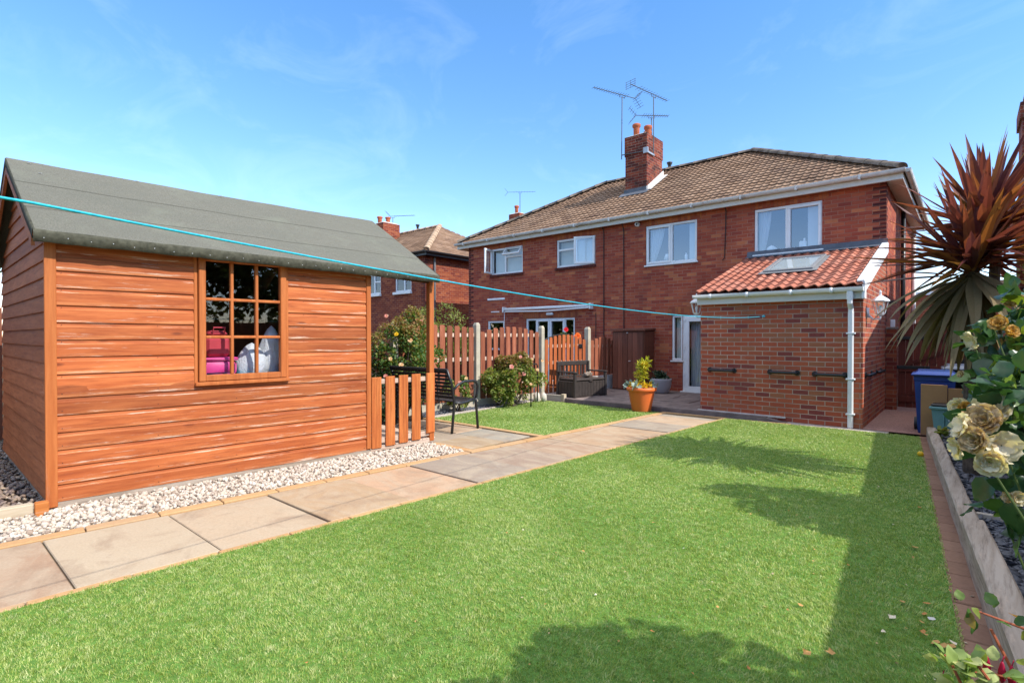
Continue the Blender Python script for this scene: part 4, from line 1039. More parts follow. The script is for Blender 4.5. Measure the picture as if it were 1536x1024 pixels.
# window
mb = MB(); T = .058
bar4(mb, 0, 1, 0, 1, 0, 1, .0) if False else None
def fr(y0, y1, z0, z1, x0, x1): mb.bbox(x0, x1, y0, y1, z0, z1, .006)
fr(wy0, wy0 + T, wz0, wz1, -.02, .05); fr(wy1 - T, wy1, wz0, wz1, -.02, .05); fr(wy0 + T, wy1 - T, wz0, wz0 + T, -.02, .047); fr(wy0 + T, wy1 - T, wz1 - T, wz1, -.02, .047)
iy0, iy1, iz0, iz1 = wy0 + T, wy1 - T, wz0 + T, wz1 - T
for i in (1, 2):
    y = iy0 + (iy1 - iy0) * i / 3; fr(y - .014, y + .014, iz0, iz1, -.01, .040)
    z = iz0 + (iz1 - iz0) * i / 3; fr(iy0, iy1, z - .014, z + .014, -.01, .037)
fr(wy0 - .035, wy0 - .003, wz0 - .03, wz1 + .01, -.01, .022); fr(wy1 + .003, wy1 + .03, wz0 - .03, wz1 + .01, -.01, .022); fr(wy0 - .03, wy1 + .03, wz0 - .04, wz0 - .004, -.01, .055)
wn = mb.build('window', M['shed_trim'], shed)
b = MB(); b.quad((.012, iy0 - .01, iz0 - .01), (.012, iy1 + .01, iz0 - .01), (.012, iy1 + .01, iz1 + .01), (.012, iy0 - .01, iz1 + .01)); b.build('pane', M['glass_shed'], wn)
# roof: felt sheets over boards, folded edge, clout nails
def slope_sheet(mb, s, y0, y1, x0, z0, x1, z1, n=40, m=14, th=.022, sag=.014, lap0=0.):
    vs = []
    for j in range(m + 1):
        for i in range(n + 1):
            t = j / m; y = y0 + (y1 - y0) * i / n
            lap = 0; t_ = lap0 + (1 - lap0) * t
            e = math.sin(y * 5 + t_ * 3) * .002 + math.sin(y * 11 + t_ * 7) * .0012 - sag * math.sin(math.pi * (y - y0) / (y1 - y0)) * t_
            drop = -.04 * (y - y0) / (y1 - y0) * (1 - t_)
            vs.append((x0 + (x1 - x0) * t, y, z0 + (z1 - z0) * t + e + lap + th + drop))
    fs = [(j * (n + 1) + i, j * (n + 1) + i + 1, (j + 1) * (n + 1) + i + 1, (j + 1) * (n + 1) + i) for j in range(m) for i in range(n)]
    mb.add(vs, fs if s > 0 else [f[::-1] for f in fs])
Y0, Y1 = -.105, 3.70
mb = MB(); slope_sheet(mb, 1, Y0, Y1, .150, 2.150, RX, RZ); slope_sheet(mb, 1, Y0 + .002, Y1 - .002, .150 + .62 * (RX - .15), 2.15 + .62 * (RZ - 2.15) - .0, RX, RZ, th=.029, lap0=.62); slope_sheet(mb, 1, Y0 + .001, Y1 - .001, .150 + .27 * (RX - .15), 2.15 + .27 * (RZ - 2.15), RX + .63 * 0, RZ, th=.0255, lap0=.27); slope_sheet(mb, -1, Y0, Y1, -3.15, 2.150, RX, RZ)
rf_ = mb.build('roof', M['felt'], shed, True)
mb = MB()
n = 44; vs = []
for i in range(n + 1):
    y = Y0 + (Y1 - Y0) * i / n; d = -.04 * i / n; j = random.uniform(-.005, .004); j2 = random.uniform(-.003, .003)
    vs += [(.138, y, 2.178 + d), (.152, y, 2.171 + d), (.158 + j2, y, 2.150 + d), (.152 + j2, y, 2.085 + d + j), (.140, y, 2.083 + d + j)]
mb.add(vs, [(i * 5 + q, i * 5 + 5 + q, i * 5 + 6 + q, i * 5 + 1 + q) for i in range(n) for q in range(4)])
for Yq, yy in ((Y0, -1), (Y1, 1)):
    for xa, xs in ((.150, 1), (-3.15, -1)):
        n2 = 16; vs = []
        for i in range(n2 + 1):
            t = i / n2; x = xa + (RX - xa) * t; z = 2.150 + (RZ - 2.150) * t + .026 - (.04 * (1 - t) if yy > 0 else 0); j = random.uniform(-.005, .005)
            vs += [(x, Yq - yy * .01, z), (x, Yq + yy * .004, z - .004), (x, Yq + yy * .005, z - .075 + j), (x, Yq - yy * .004, z - .075 + j)]
        mb.add(vs, [(i * 4 + q, i * 4 + 4 + q, i * 4 + 5 + q, i * 4 + 1 + q) for i in range(n2) for q in range(3)])
mb.mi = 1
for i in range(27):
    y = Y0 + .06 + i * .142; c = Vector((.160, y, 2.118 - .04 * (y - Y0) / 3.9 + random.uniform(-.008, .008)))
    mb.add([c + Vector((0, .0042 * math.cos(a), .0042 * math.sin(a))) for a in [i2 * math.pi / 3 for i2 in range(6)]] + [c + Vector((.004, 0, 0))], [(q, (q + 1) % 6, 6) for q in range(6)])
for y, t in ((.05, .95), (.10, .8), (.9, .97), (1.7, .96)):
    x = .15 + (RX - .15) * t; z = 2.15 + (RZ - 2.15) * t + .034; mb.bbox(x - .006, x + .006, y - .012, y + .012, z, z + .003, .001)
mb.build('felt_edge', [M['felt_edge'], M['galv']], rf_, True)
mb = MB()
mb.prism([(.12, 0, 2.105), (RX, 0, RZ - .035), (RX, 0, RZ - .05), (.12, 0, 2.09)], (0, SP - .05, 0)); mb.prism([(-3.13, 0, 2.105), (RX, 0, RZ - .035), (RX, 0, RZ - .05), (-3.13, 0, 2.09)], (0, SP - .05, 0)); 
mb.prism([(.0, SL, 2.08), (.0, SL, 2.14), (.0, SP, 2.10), (.0, SP, 2.04)], (-.04, 0, 0))
mb.build('roof_deck', M['inner_wood'], rf_)
mb = MB()
for xa in (.05, -3.05):
    mb.prism([(xa, -.105, 2.16), (RX, -.105, RZ - .015), (RX, -.105, RZ - .12), (xa, -.105, 2.06)], (0, .022, 0))
mb.build('bargeboard', M['shed_gable'], rf_)

# things stored inside, seen through the shed window (shed axes)
SM = Matrix.Translation((-5.475, .565, 0)) @ Matrix.Rotation(R(-2.65), 4, 'Z')
def shear(o, k=.075, fade=True):
    for v in o.data.vertices:
        v.co.y += k * v.co.x * ((1 - max(0, min(1, v.co.y / 3.7))) if fade else 1)
for o in list(shed.children_recursive):
    if o.name.split('.')[0] in ('gable_wall', 'base_bearer', 'roof', 'felt_edge', 'bargeboard', 'roof_deck', 'inner_wall'): shear(o)
def inside(mb, name, mt, lbl, cat, smooth=False): return tag(mb.build(name, mt, None, smooth, SM), lbl, cat)
mb = MB(); mb.bbox(-.75, -.03, .9, 2.1, .86, .90, .006)
for x in (-.70, -.10):
    for y in (.95, 2.04): mb.box(x, x + .05, y, y + .05, .09, .86)
inside(mb, 'workbench', M['inner_wood'], 'dark wooden workbench just inside the shed window', 'workbench')
def blob(rx, ry, h, c, n=26, m=16, amp=.12, sh=0):
    mb = MB(); vs = []
    for j in range(m + 1):
        t = j / m; r = (math.sin(math.pi * min(1, t * .93 + .07)) ** .55) * (1 - .38 * t ** 2)
        for i in range(n):
            a = 2 * math.pi * i / n; q = 1 + amp * (math.sin(a * 5 + t * 4 + sh) * .5 + math.sin(a * 9 - t * 7 + sh) * .3 + random.uniform(-.25, .25))
            vs.append((c[0] + rx * r * q * math.cos(a), c[1] + ry * r * q * math.sin(a), c[2] + h * t))
    mb.add(vs, [(j * n + i, j * n + (i + 1) % n, (j + 1) * n + (i + 1) % n, (j + 1) * n + i) for j in range(m) for i in range(n)] + [tuple(range(n))[::-1], tuple(m * n + i for i in range(n))]); return mb
inside(blob(.15, .17, .40, (-.22, 1.58, .90)), 'plastic_sack', M['sack'], 'crumpled white plastic sack low in the middle of the shed window', 'sack', True)
inside(blob(.13, .14, .58, (-.26, 1.79, .90), sh=2), 'plastic_sack', M['sack'], 'tall white plastic sack leaning at the right side of the shed window', 'sack', True)
mb = MB(); mb.bbox(-.34, -.08, 1.10, 1.40, .985, 1.13, .03); mb.bbox(-.35, -.07, 1.09, 1.41, 1.13, 1.16, .012); inside(mb, 'storage_tub', M['pink'], 'bright pink plastic tub inside the shed window', 'tub', True)
mb = MB(); mb.bbox(-.40, -.14, 1.14, 1.36, 1.165, 1.36, .03); mb.bbox(-.39, -.15, 1.16, 1.34, 1.36, 1.42, .03); mb.tube([(-.15, 1.20, 1.38), (-.12, 1.20, 1.45), (-.12, 1.30, 1.45), (-.15, 1.30, 1.38)], .008, 6); inside(mb, 'tool_case', M['red_case'], 'red tool case standing on the pink tub in the shed', 'case')
mb = MB(); mb.bbox(-.4, -.07, 1.08, 1.50, .905, .94, .01); mb.bbox(-.38, -.09, 1.12, 1.44, .94, .975, .012); inside(mb, 'paddling_lid', M['cyan_plastic'], 'flat cyan plastic lid lying under the pink tub', 'lid')

# ------------------------------------------------------------------ fences
fX = lambda y: -7.15 - .05 * (11.2 - y)
def fpanel(y0, y1, ztop, arch, lbl, name='picket_fence', wood='fence_wood', n=10, grp=None, zb=.16, rails=(.35, .9, 1.36), back=True, pw=.118):
    r = thing(name, lbl, 'gate' if name == 'picket_gate' else 'fence', (fX((y0 + y1) / 2), (y0 + y1) / 2, 0), group=grp, frame=I4)
    sp = (y1 - y0) / n
    mb = MB(); bk = MB()
    for i in range(n):
        y = y0 + sp * (i + .5); u = (i + .5) / n * 2 - 1; x = fX(y); zt = ztop - arch * u * u + random.uniform(-.006, .006); a = y - pw / 2
        tmp = MB(); tmp.prism([(x, a, zb), (x, a + pw, zb), (x, a + pw, zt - .02), (x, a + pw * .75, zt), (x, a + pw * .25, zt), (x, a, zt - .02)], (.018, 0, 0), Matrix.Translation((0, 0, 0)))
        mb.add(tmp.v, tmp.f)
        if back:
            a2 = a + sp / 2; tmp = MB(); z2 = ztop - arch * min(1, abs(u + 1 / n)) ** 2 - .01
            if i < n - 1: tmp.prism([(x - .075, a2, zb), (x - .075, a2 + pw, zb), (x - .075, a2 + pw, z2 - .12), (x - .075, a2, z2 - .12)], (.016, 0, 0)); bk.add(tmp.v, tmp.f)
    mb.build('pickets', M[wood], r)
    if back: bk.build('back_pickets', M[wood], r)
    mb = MB()
    for z in rails:
        z = min(z, ztop - .14)
        mb.prism([(fX(y0) - .002, y0, z), (fX(y1) - .002, y1, z), (fX(y1) - .002, y1, z + .07), (fX(y0) - .002, y0, z + .07)], (-.055, 0, 0))
    mb.build('rail', M['rail_pale'], r)
    return r
def post(y, zt, lbl, w_=.10, top='weather'):
    x = fX(y); mb = MB(); h = w_ / 2
    mb.add([(x - h, y - h, -.02), (x + h, y - h, -.02), (x + h, y + h, -.02), (x - h, y + h, -.02), (x - h, y - h, zt - .05), (x + h, y - h, zt - .05), (x + h, y + h, zt - .05), (x - h, y + h, zt - .05),
            (x - h * .5, y - h * .6, zt), (x + h * .6, y - h * .6, zt), (x + h * .6, y + h * .6, zt), (x - h * .5, y + h * .6, zt)],
           [(0, 3, 2, 1)] + [(i, (i + 1) % 4, 4 + (i + 1) % 4, 4 + i) for i in range(4)] + [(4 + i, 4 + (i + 1) % 4, 8 + (i + 1) % 4, 8 + i) for i in range(4)] + [(8, 9, 10, 11)])
    return tag(mb.build('fence_post', M['conc_post'], None), lbl, 'post')
post(5.16, 1.60, 'concrete fence post hidden by the yellow and pink rose bush')
fpanel(5.22, 6.93, 1.575, .05, 'weathered picket fence panel between the shed porch and the first concrete post', n=10)
post(6.99, 1.635, 'pale concrete fence post beside the low flowering rose bush')
fpanel(7.05, 8.78, 1.565, .13, 'arched picket fence panel behind the low rose bush with hoop supports', n=10)
post(8.85, 1.60, 'pale concrete fence post at the hinge side of the picket gate')
gt = fpanel(8.93, 10.42, 1.41, .13, 'arched orange picket gate with black latch behind the dark storage bench', 'picket_gate', 'gate_wood_orange', 10, zb=.12, rails=(.3, .75, 1.12), back=False, pw=.105)
mb = MB(); mb.bbox(fX(10.2) + .018, fX(10.2) + .05, 10.13, 10.25, 1.10, 1.19, .008); mb.tube([(fX(10.2) + .04, 10.19, 1.15), (fX(10.2) + .075, 10.19, 1.15), (fX(10.2) + .075, 10.19, 1.08)], .009, 6); mb.build('latch', M['black_plastic'], gt)
mb = MB(); mb.tube([(fX(8.93 + 1.49 * i / 12) + .012, 8.93 + 1.49 * i / 12, 1.425 - .13 * (i / 6 - 1) ** 2) for i in range(8)], .012, 6); mb.build('top_trim', M['black_plastic'], gt)
post(10.50, 1.595, 'grey concrete fence post in shade behind the storage bench', .11)
fpanel(10.58, 11.62, 1.35, .10, 'shaded brown picket fence panel next to the tall cabinet', n=6, zb=.42, rails=(.55, 1.1), back=False, pw=.14)
mb = MB()
for (y0, y1) in ((5.22, 6.93), (7.05, 8.78)): mb.prism([(fX(y0) - .04, y0, -.02), (fX(y1) - .04, y1, -.02), (fX(y1) - .04, y1, .15), (fX(y0) - .04, y0, .15)], (.05, 0, 0))
tag(mb.build('gravel_board', M['conc_post'], None), 'concrete gravel boards under the picket fence panels', 'gravel board')
mb = MB(); mb.prism([(fX(10.58) - .04, 10.58, .05), (fX(11.62) - .04, 11.62, .05), (fX(11.62) - .04, 11.62, .40), (fX(10.58) - .04, 10.58, .40)], (.06, 0, 0)); tag(mb.build('low_wall', M['cement'], None), 'whitewashed low wall in shade beside the tall cabinet', 'low wall')
# boundary fences out at the sides
bf = thing('boundary_fence', 'reddish board fence glimpsed behind the shed at the frame edge', 'fence', (-9.6, 1, 0), frame=I4)
mb = MB()
for i in range(48): mb.bbox(-9.62, -9.60, -2.5 + i * .152, -2.36 + i * .152, .0, 1.75 + random.uniform(-.01, .01), .003)
mb.build('boards', M['fence_wood'], bf)
rfx = lambda y: .60 - .108 * (y - 8.57)
bf = thing('boundary_fence', 'tall board fence along the slate bed, outside the right frame edge', 'fence', (1.1, 4, 0), frame=I4)
mb = MB(); y = -1.5
while y < 9.4:
    x = rfx(y); mb.prism([(x, y, 0), (rfx(y + .148), y + .148, 0), (rfx(y + .148), y + .148, 1.66), (x, y, 1.66)], (.02, 0, 0)); y += .15
mb.build('boards', M['fence_wood'], bf)

# low timber edge of the raised border
tw = thing('timber_step', 'pale low timber edging at the corner of the border by the storage bench', 'edging', (-7.1, 8.85, 0), R(9))
mb = MB(); mb.bbox(-.28, .36, -.05, -.01, -.02, .125, .006); mb.build('board', M['timber_pale_x'], tw); mb = MB(); mb.bbox(.36, .44, -.055, .06, -.02, .145, .006); mb.build('end_post', M['timber_pale'], tw)

# ------------------------------------------------------------------ metal bench beside the shed
bn = thing('garden_bench', 'black metal garden bench with slatted back and curved arms, beside the shed porch', 'bench', (-5.60, 4.84, 0), R(2.8))
BW = 1.27
def bpts(P): return [Vector(p) for p in P]
for x in (0, -BW):
    mb = MB(); mb.tube([(x, .0, 0), (x, .035, .30), (x, .045, .45), (x, .0, .68), (x, -.095, .90)], .0195, 8); mb.build('back_leg', M['bench_metal'], bn, True)
    mb = MB(); mb.tube([(x, .53, 0), (x, .49, .40), (x, .485, .46)], .0195, 8); mb.build('front_leg', M['bench_metal'], bn, True)
    mb = MB(); mb.tube([(x, .02, .60), (x, .12, .68), (x, .24, .715), (x, .42, .715), (x, .49, .695), (x, .525, .63), (x, .515, .53), (x, .485, .45)], .0185, 8); mb.build('arm', M['bench_metal'], bn, True)
    mb = MB(); mb.tube([(x, .045, .43), (x, .2, .405), (x, .36, .425), (x, .49, .435)], .018, 8); mb.build('seat_rail', M['bench_metal'], bn, True)
mb = MB()
for i in range(8):
    t = i / 7; y = .052 + .43 * t; z = .437 - .02 * math.sin(math.pi * t); mb.bbox(-BW + .015, -.015, y - .022, y + .022, z, z + .014, .003)
mb.build('seat', M['bench_slat'], bn)
mb = MB()
for i in range(8):
    z = .50 + i * .052; y = .04 - .13 * max(0, (z - .46) / .44) ** 1.1
    mb.bbox(-BW + .015, -.015, y - .008, y + .008, z - .017, z + .017, .003)
for x in (-.32, -.64, -.96): mb.tube([(x, .045, .46), (x, .0, .68), (x, -.088, .885)], .010, 6)
mb.tube([(0, -.095, .90), (-BW, -.095, .90)], .017, 8)
mb.build('backrest', M['bench_slat'], bn)

# dark resin storage bench
st = thing('storage_bench', 'dark brown resin storage bench with slatted back against the picket gate', 'storage bench', (-6.47, 8.99, .066), R(-8.6))
mb = MB(); mb.bbox(-.56, -.03, .03, .98, 0, .345, .012)
for i in range(10): mb.bbox(-.032, -.022, .06 + i * .092, .145 + i * .092, .03, .33, .003)
for i in range(5): mb.bbox(-.52 + i * .095, -.435 + i * .095, .024, .034, .03, .33, .003)
mb.build('box', M['dark_resin'], st)
mb = MB(); mb.bbox(-.57, -.005, .06, .95, .350, .395, .014); mb.bbox(-.012, .006, .45, .55, .33, .36, .004); mb.build('lid', M['dark_resin'], st)
for y in (0, .96):
    mb = MB(); mb.bbox(-.06, .0, y, y + .06, 0, .515, .01); mb.bbox(-.58, -.52, y, y + .06, 0, .75, .01); mb.bbox(-.56, .02, y - .006, y + .066, .515, .55, .012); mb.build('arm', M['dark_resin'], st)
mb = MB(); mb.bbox(-.60, -.55, .03, .99, .655, .755, .012); mb.bbox(-.59, -.555, .06, .96, .40, .44, .008)
for i in range(8): mb.bbox(-.585, -.56, .10 + i * .108, .145 + i * .108, .44, .655, .004)
mb.build('backrest', M['dark_resin'], st)
Mst = Matrix.Translation((-6.47, 8.99, .066)) @ Matrix.Rotation(R(-8.6), 4, 'Z')
mb = MB(); mb.v = []; P = SV.copy()
rk = MB(); rk.add([Mst @ Vector((-.22 + p[0] * .10 * (1 + .2 * math.sin(7 * i)), .62 + p[1] * .15, .462 + p[2] * .07 + p[0] * .02)) for i, p in enumerate(P)], [tuple(f) for f in SF])
tag(rk.build('rock', M['stone_brown'], None), 'rough brown stone block lying on the storage bench seat', 'rock')

# tall cabinet by the house wall
cb = thing('tall_cabinet', 'tall dark brown wooden cabinet with two doors against the house wall', 'cabinet', (-6.66, 11.40, .066), frame=HF)
CL, CR, CZ = -6.655, -5.80, 1.50
mb = MB(); mb.bbox(CL, CR, 11.42, 11.93, .066, CZ, .005)
for i in range(11): mb.box(CR - .001, CR + .006, 11.44, 11.92, .12 + i * .125, .235 + i * .125)
mb.build('body', M['cabinet_wood'], cb)
for a, b_ in ((CL + .02, (CL + CR) / 2 - .003), ((CL + CR) / 2 + .003, CR - .02)):
    mb = MB(); w3 = (b_ - a) / 3
    for i in range(3): mb.bbox(a + w3 * i + .001, a + w3 * (i + 1) - .001, 11.395, 11.42, .10, CZ - .03, .003)
    d_ = mb.build('door', M['cabinet_wood'], cb)
mb = MB(); mb.bbox((CL + CR) / 2 + .03, (CL + CR) / 2 + .09, 11.375, 11.396, .76, .785, .004); mb.bbox((CL + CR) / 2 - .02, (CL + CR) / 2 + .02, 11.375, 11.396, CZ - .06, CZ - .03, .004); mb.build('handle', M['galv'], cb)
mb = MB(); mb.prism([(CL - .03, 11.36, CZ + .005), (CL - .03, 11.95, CZ + .03), (CL - .03, 11.95, CZ + .07), (CL - .03, 11.36, CZ + .045)], (CR - CL + .07, 0, 0)); mb.build('roof', M['cabinet_wood'], cb)

# ------------------------------------------------------------------ plants
def leaf_tpl(fold=.25, wid=.5, curl=.15):
    V = np.array([(0, 0, 0), (-wid * .8, .35, fold * wid), (wid * .8, .35, fold * wid), (-wid * .7, .68, fold * wid * .8 - curl * .3), (wid * .7, .68, fold * wid * .8 - curl * .3), (0, .35, 0), (0, .68, -curl * .3), (0, 1, -curl)], float)
    F = [np.array([(0, 5, 1), (0, 2, 5), (3, 6, 7), (6, 4, 7)]), np.array([(1, 5, 6, 3), (5, 2, 4, 6)])]
    return V, F
def leaf_fine(wid=.36, fold=.18, curl=.22, n=8):
    V = []; F = []
    for i in range(n + 1):
        t = i / n; w_ = wid * (math.sin(math.pi * min(1, t ** .8)) ** .85) * (1 + (.07 if i % 2 else -.03)) * (0 if i in (0, n) else 1) + .004
        for q in (-1, -.5, 0, .5, 1):
            V.append((q * w_, t, fold * abs(q) * w_ * (1.3 - abs(q) * .3) - curl * t * t + .03 * math.sin(t * 9 + q * 3)))
    for i in range(n):
        for q in range(4): o = i * 5 + q; F.append((o, o + 1, o + 6, o + 5))
    return np.array(V, float), [np.array(F)]
LT = leaf_tpl()
def dirs(N, up=.3):
    d = RNG.normal(size=(N, 3)); d /= np.linalg.norm(d, axis=1, keepdims=True); d[:, 2] += up
    return d / np.linalg.norm(d, axis=1, keepdims=True)
def leaf_rot(D, up=.8):
    """frames with second axis D (leaf length) and third roughly upward"""
    N = len(D); u = np.tile([0, 0, 1.], (N, 1)) * up + RNG.normal(0, .6, (N, 3))
    a = np.cross(D, u); a /= np.linalg.norm(a, axis=1, keepdims=True) + 1e-9
    return np.stack([a, D, np.cross(a, D)], 2)
def foliage(name, centers, n, size, mt, parent, spread, up=.3, frame=None, tpl=None, shell=.5, sq=(1, 1, 1), smooth=False):
    """leaves gathered in clumps; centers (K,3), spread radius of each clump"""
    C = np.asarray(centers, float); K = len(C); idx = RNG.integers(0, K, n); D = dirs(n, up)
    rad = (shell + (1 - shell) * RNG.uniform(0, 1, n)) * (spread if np.isscalar(spread) else np.asarray(spread)[idx])
    P = C[idx] + D * rad[:, None] * np.array(sq)
    L = D * .7 + RNG.normal(0, .55, (n, 3)); L /= np.linalg.norm(L, axis=1, keepdims=True)
    tv, tf = tpl or LT
    return scatter(name, tv, tf, P, leaf_rot(L), size * RNG.uniform(.6, 1.25, n), mt, parent, smooth, frame)
def blobs(c, r, K, zmin=None):
    D = dirs(K, .0); q = RNG.uniform(.35, 1., K) ** .6
    P = np.array(c) + D * q[:, None] * np.array(r)
    if zmin is not None: P[:, 2] = np.maximum(P[:, 2], zmin)
    return P
def flower_tpl_old(layers=((6, 1., .25), (5, .72, .6), (4, .45, 1.0)), ruffle=.08, seed=1):
    rg = np.random.default_rng(seed); V = []; F3 = []; F4 = []
    for cnt, r, tilt in layers:
        for i in range(cnt):
            a = 2 * math.pi * (i + rg.uniform(-.2, .2)) / cnt + r * 3; b = len(V); w_ = r * .62
            for (u, s_) in ((0, .25), (.45, .9), (.85, .95), (1.08, .45)):
                for sg in (-1, 0, 1):
                    lift = tilt * u ** 1.3 * .8 - (.1 * u * u if tilt < .5 else 0) + (abs(sg) * .12 * u)
                    rad = r * u * math.cos(min(1.2, tilt * .9)) + .06
                    j = rg.normal(0, ruffle * u, 3) * r
                    V.append((rad * math.cos(a) - sg * w_ * s_ * math.sin(a) + j[0], rad * math.sin(a) + sg * w_ * s_ * math.cos(a) + j[1], lift * r + j[2]))
            for q in range(3):
                for h in range(2): o = b + q * 3 + h; F4.append((o, o + 1, o + 4, o + 3))
    return np.array(V), [np.array(F4)]
def flower_tpl(layers=((6, 1., .25), (5, .72, .6), (4, .45, 1.0)), ruffle=.08, seed=1):
    rg = np.random.default_rng(seed); V = []; F4 = []
    U = (0, .25, .5, .75, .92, 1.06); Wd = (.22, .62, .92, 1.02, .86, .42); ns = 5
    for cnt, r, tilt in layers:
        for i in range(cnt):
            a = 2 * math.pi * (i + rg.uniform(-.25, .25)) / cnt + r * 3; b = len(V); rr = r * rg.uniform(.82, 1.1); w_ = rr * .60
            ph = rg.uniform(0, 6, 4); tl = tilt * rg.uniform(.8, 1.2); curl = rg.uniform(.05, .3)
            for u, s_ in zip(U, Wd):
                for q in range(ns):
                    sg = q / (ns - 1) * 2 - 1
                    rip = ruffle * rr * u * (math.sin(ph[0] + 4.5 * sg + 2 * u) + .6 * math.sin(ph[1] + 8 * sg + 5 * u))
                    lift = tl * u ** 1.3 * .8 + .16 * u * sg * sg - curl * max(0, u - .72) * 2.2
                    rad = rr * u * math.cos(min(1.2, tl * .9)) + .05 + curl * max(0, u - .75) * .9 * rr
                    V.append((rad * math.cos(a) - sg * w_ * s_ * math.sin(a), rad * math.sin(a) + sg * w_ * s_ * math.cos(a), lift * rr + rip))
            for q in range(len(U) - 1):
                for h in range(ns - 1): o = b + q * ns + h; F4.append((o, o + 1, o + 1 + ns, o + ns))
    return np.array(V), [np.array(F4)]
FT = flower_tpl()
def flower(parent, c, size, mt, axis, tpl=FT, name='flower', smooth=True):
    ax = np.array([axis], float); Rm = rots(1, ax)
    return scatter(name, tpl[0], tpl[1], np.array([c], float), Rm, np.array([size]), mt, parent, smooth)
def stems(parent, base, tips, r0=.012, mt='bark', name='stem'):
    mb = MB()
    for t in tips:
        b = Vector(base) + Vector((random.uniform(-.06, .06), random.uniform(-.06, .06), 0)); t = Vector(t); m = b.lerp(t, .5) + Vector((random.uniform(-.06, .06), random.uniform(-.06, .06), .05))
        mb.tube([b, m, t], [r0, r0 * .75, r0 * .4], 6)
    return mb.build(name, M[mt], parent)

def rose_bush(name, label, loc, r, zc, n, leaf, flowers, K=34, mt='leaf_rose', mt2='leaf_bronze', top=.3, group=None):
    t = thing(name, label, 'rose bush', (loc[0], loc[1], 0), frame=I4, group=group)
    C = blobs((loc[0], loc[1], zc), r, K, .08)
    stems(t, (loc[0], loc[1], 0), C[:14])
    foliage('leaves', C, n, leaf, M[mt], t, min(r) * .30)
    Ct = C[np.argsort(-C[:, 2])[:max(5, K // 4)]] + np.array([0, 0, r[2] * .18])
    foliage('young_leaves', Ct, int(n * top), leaf * .8, M[mt2], t, min(r) * .26, .6)
    for (dx, dy, dz, s_, m_) in flowers:
        flower(t, (loc[0] + dx, loc[1] + dy, dz), s_ * .56, M[m_], (.7, -.6, .5))
    return t
rose_bush('rose_bush', 'tall leafy rose bush with yellow and peach blooms behind the shed porch', (-7.12, 5.12), (.55, .55, .72), .98, 5600, .052,
          [(.33, -.38, 1.40, .055, 'petal_yellow'), (.45, -.20, 1.30, .06, 'petal_apricot'), (.25, -.5, 1.68, .05, 'petal_pink'), (.35, -.50, 1.02, .05, 'petal_apricot'), (.42, -.35, .93, .06, 'petal_apricot'), (.30, -.55, .76, .05, 'petal_pink'), (.30, .35, 1.08, .045, 'petal_apricot'), (.2, .2, 1.62, .04, 'petal_pink')], 46, top=.28)
rose_bush('rose_bush', 'low bronze and green rose bush with pink blooms under the arched fence panel', (-6.92, 7.55), (.45, .68, .46), .50, 4200, .055,
          [(.35, -.42, .80, .07, 'petal_pink'), (.33, -.15, .98, .05, 'petal_pink'), (.38, -.1, .66, .06, 'petal_pink'), (.3, .22, .92, .05, 'petal_apricot'), (.38, .3, .72, .05, 'petal_apricot'), (.3, .55, .88, .045, 'petal_apricot'), (.36, .12, .45, .05, 'petal_apricot')], 36, 'leaf_yellowgreen', 'leaf_bronze', .75)
rose_bush('rose_bush', 'small pale pink flowering plant between the bench arm and the fence', (-7.08, 6.25), (.22, .24, .26), .34, 900, .05, [(.18, -.1, .56, .05, 'petal_pink'), (.15, .08, .62, .045, 'petal_apricot'), (.2, 0, .46, .04, 'petal_pink')], 12, 'leaf_yellowgreen', 'leaf_rose', .3)
t = thing('feathery_shrub', 'feathery yellow green shrub rising above the picket fence', 'shrub', (-8.35, 7.1, 0), frame=I4)
C = blobs((-8.35, 7.1, 1.35), (.55, .85, .62), 26, .2); stems(t, (-8.35, 7.1, 0), C[:14], .014)
foliage('leaves', C, 3000, .06, M['leaf_yellowgreen'], t, .22, .5, tpl=leaf_tpl(.1, .16, .3))
# little stones and pebbled ornaments at the end of the border
for i, (x, y, s_, lb) in enumerate(((-7.0, 8.38, .085, 'round pale stone at the foot of the low rose bush'), (-6.93, 8.52, .075, 'smaller pale stone beside the timber edging'))):
    b = MB(); b.add([(x + p[0] * s_, y + p[1] * s_, .09 + p[2] * s_ * 1.6) for p in SV], [tuple(f) for f in SF]); tag(b.build('border_stone', M['stone_pale'], None, True), lb, 'stone')
hp = thing('plant_hoop', 'black metal plant support hoop in front of the low rose bush', 'plant support', (-6.6, 7.8, 0), frame=I4)
b = MB(); b.tube([(-6.60, 7.72, 0), (-6.60, 7.72, .80), (-6.60, 7.75, .83), (-6.58, 7.86, .83), (-6.58, 7.89, .80), (-6.58, 7.89, .1)], .013, 8); b.build('hoop', M['bench_metal'], hp, True)
# plant inside the porch gap
t = thing('border_plant', 'dark green leafy plant in the shade behind the porch pickets', 'plant', (-6.3, 4.35, 0), frame=I4)
foliage('leaves', blobs((-6.75, 4.35, .35), (.15, .15, .3), 8, .06), 500, .08, M['leaf_ivy'], t, .12)

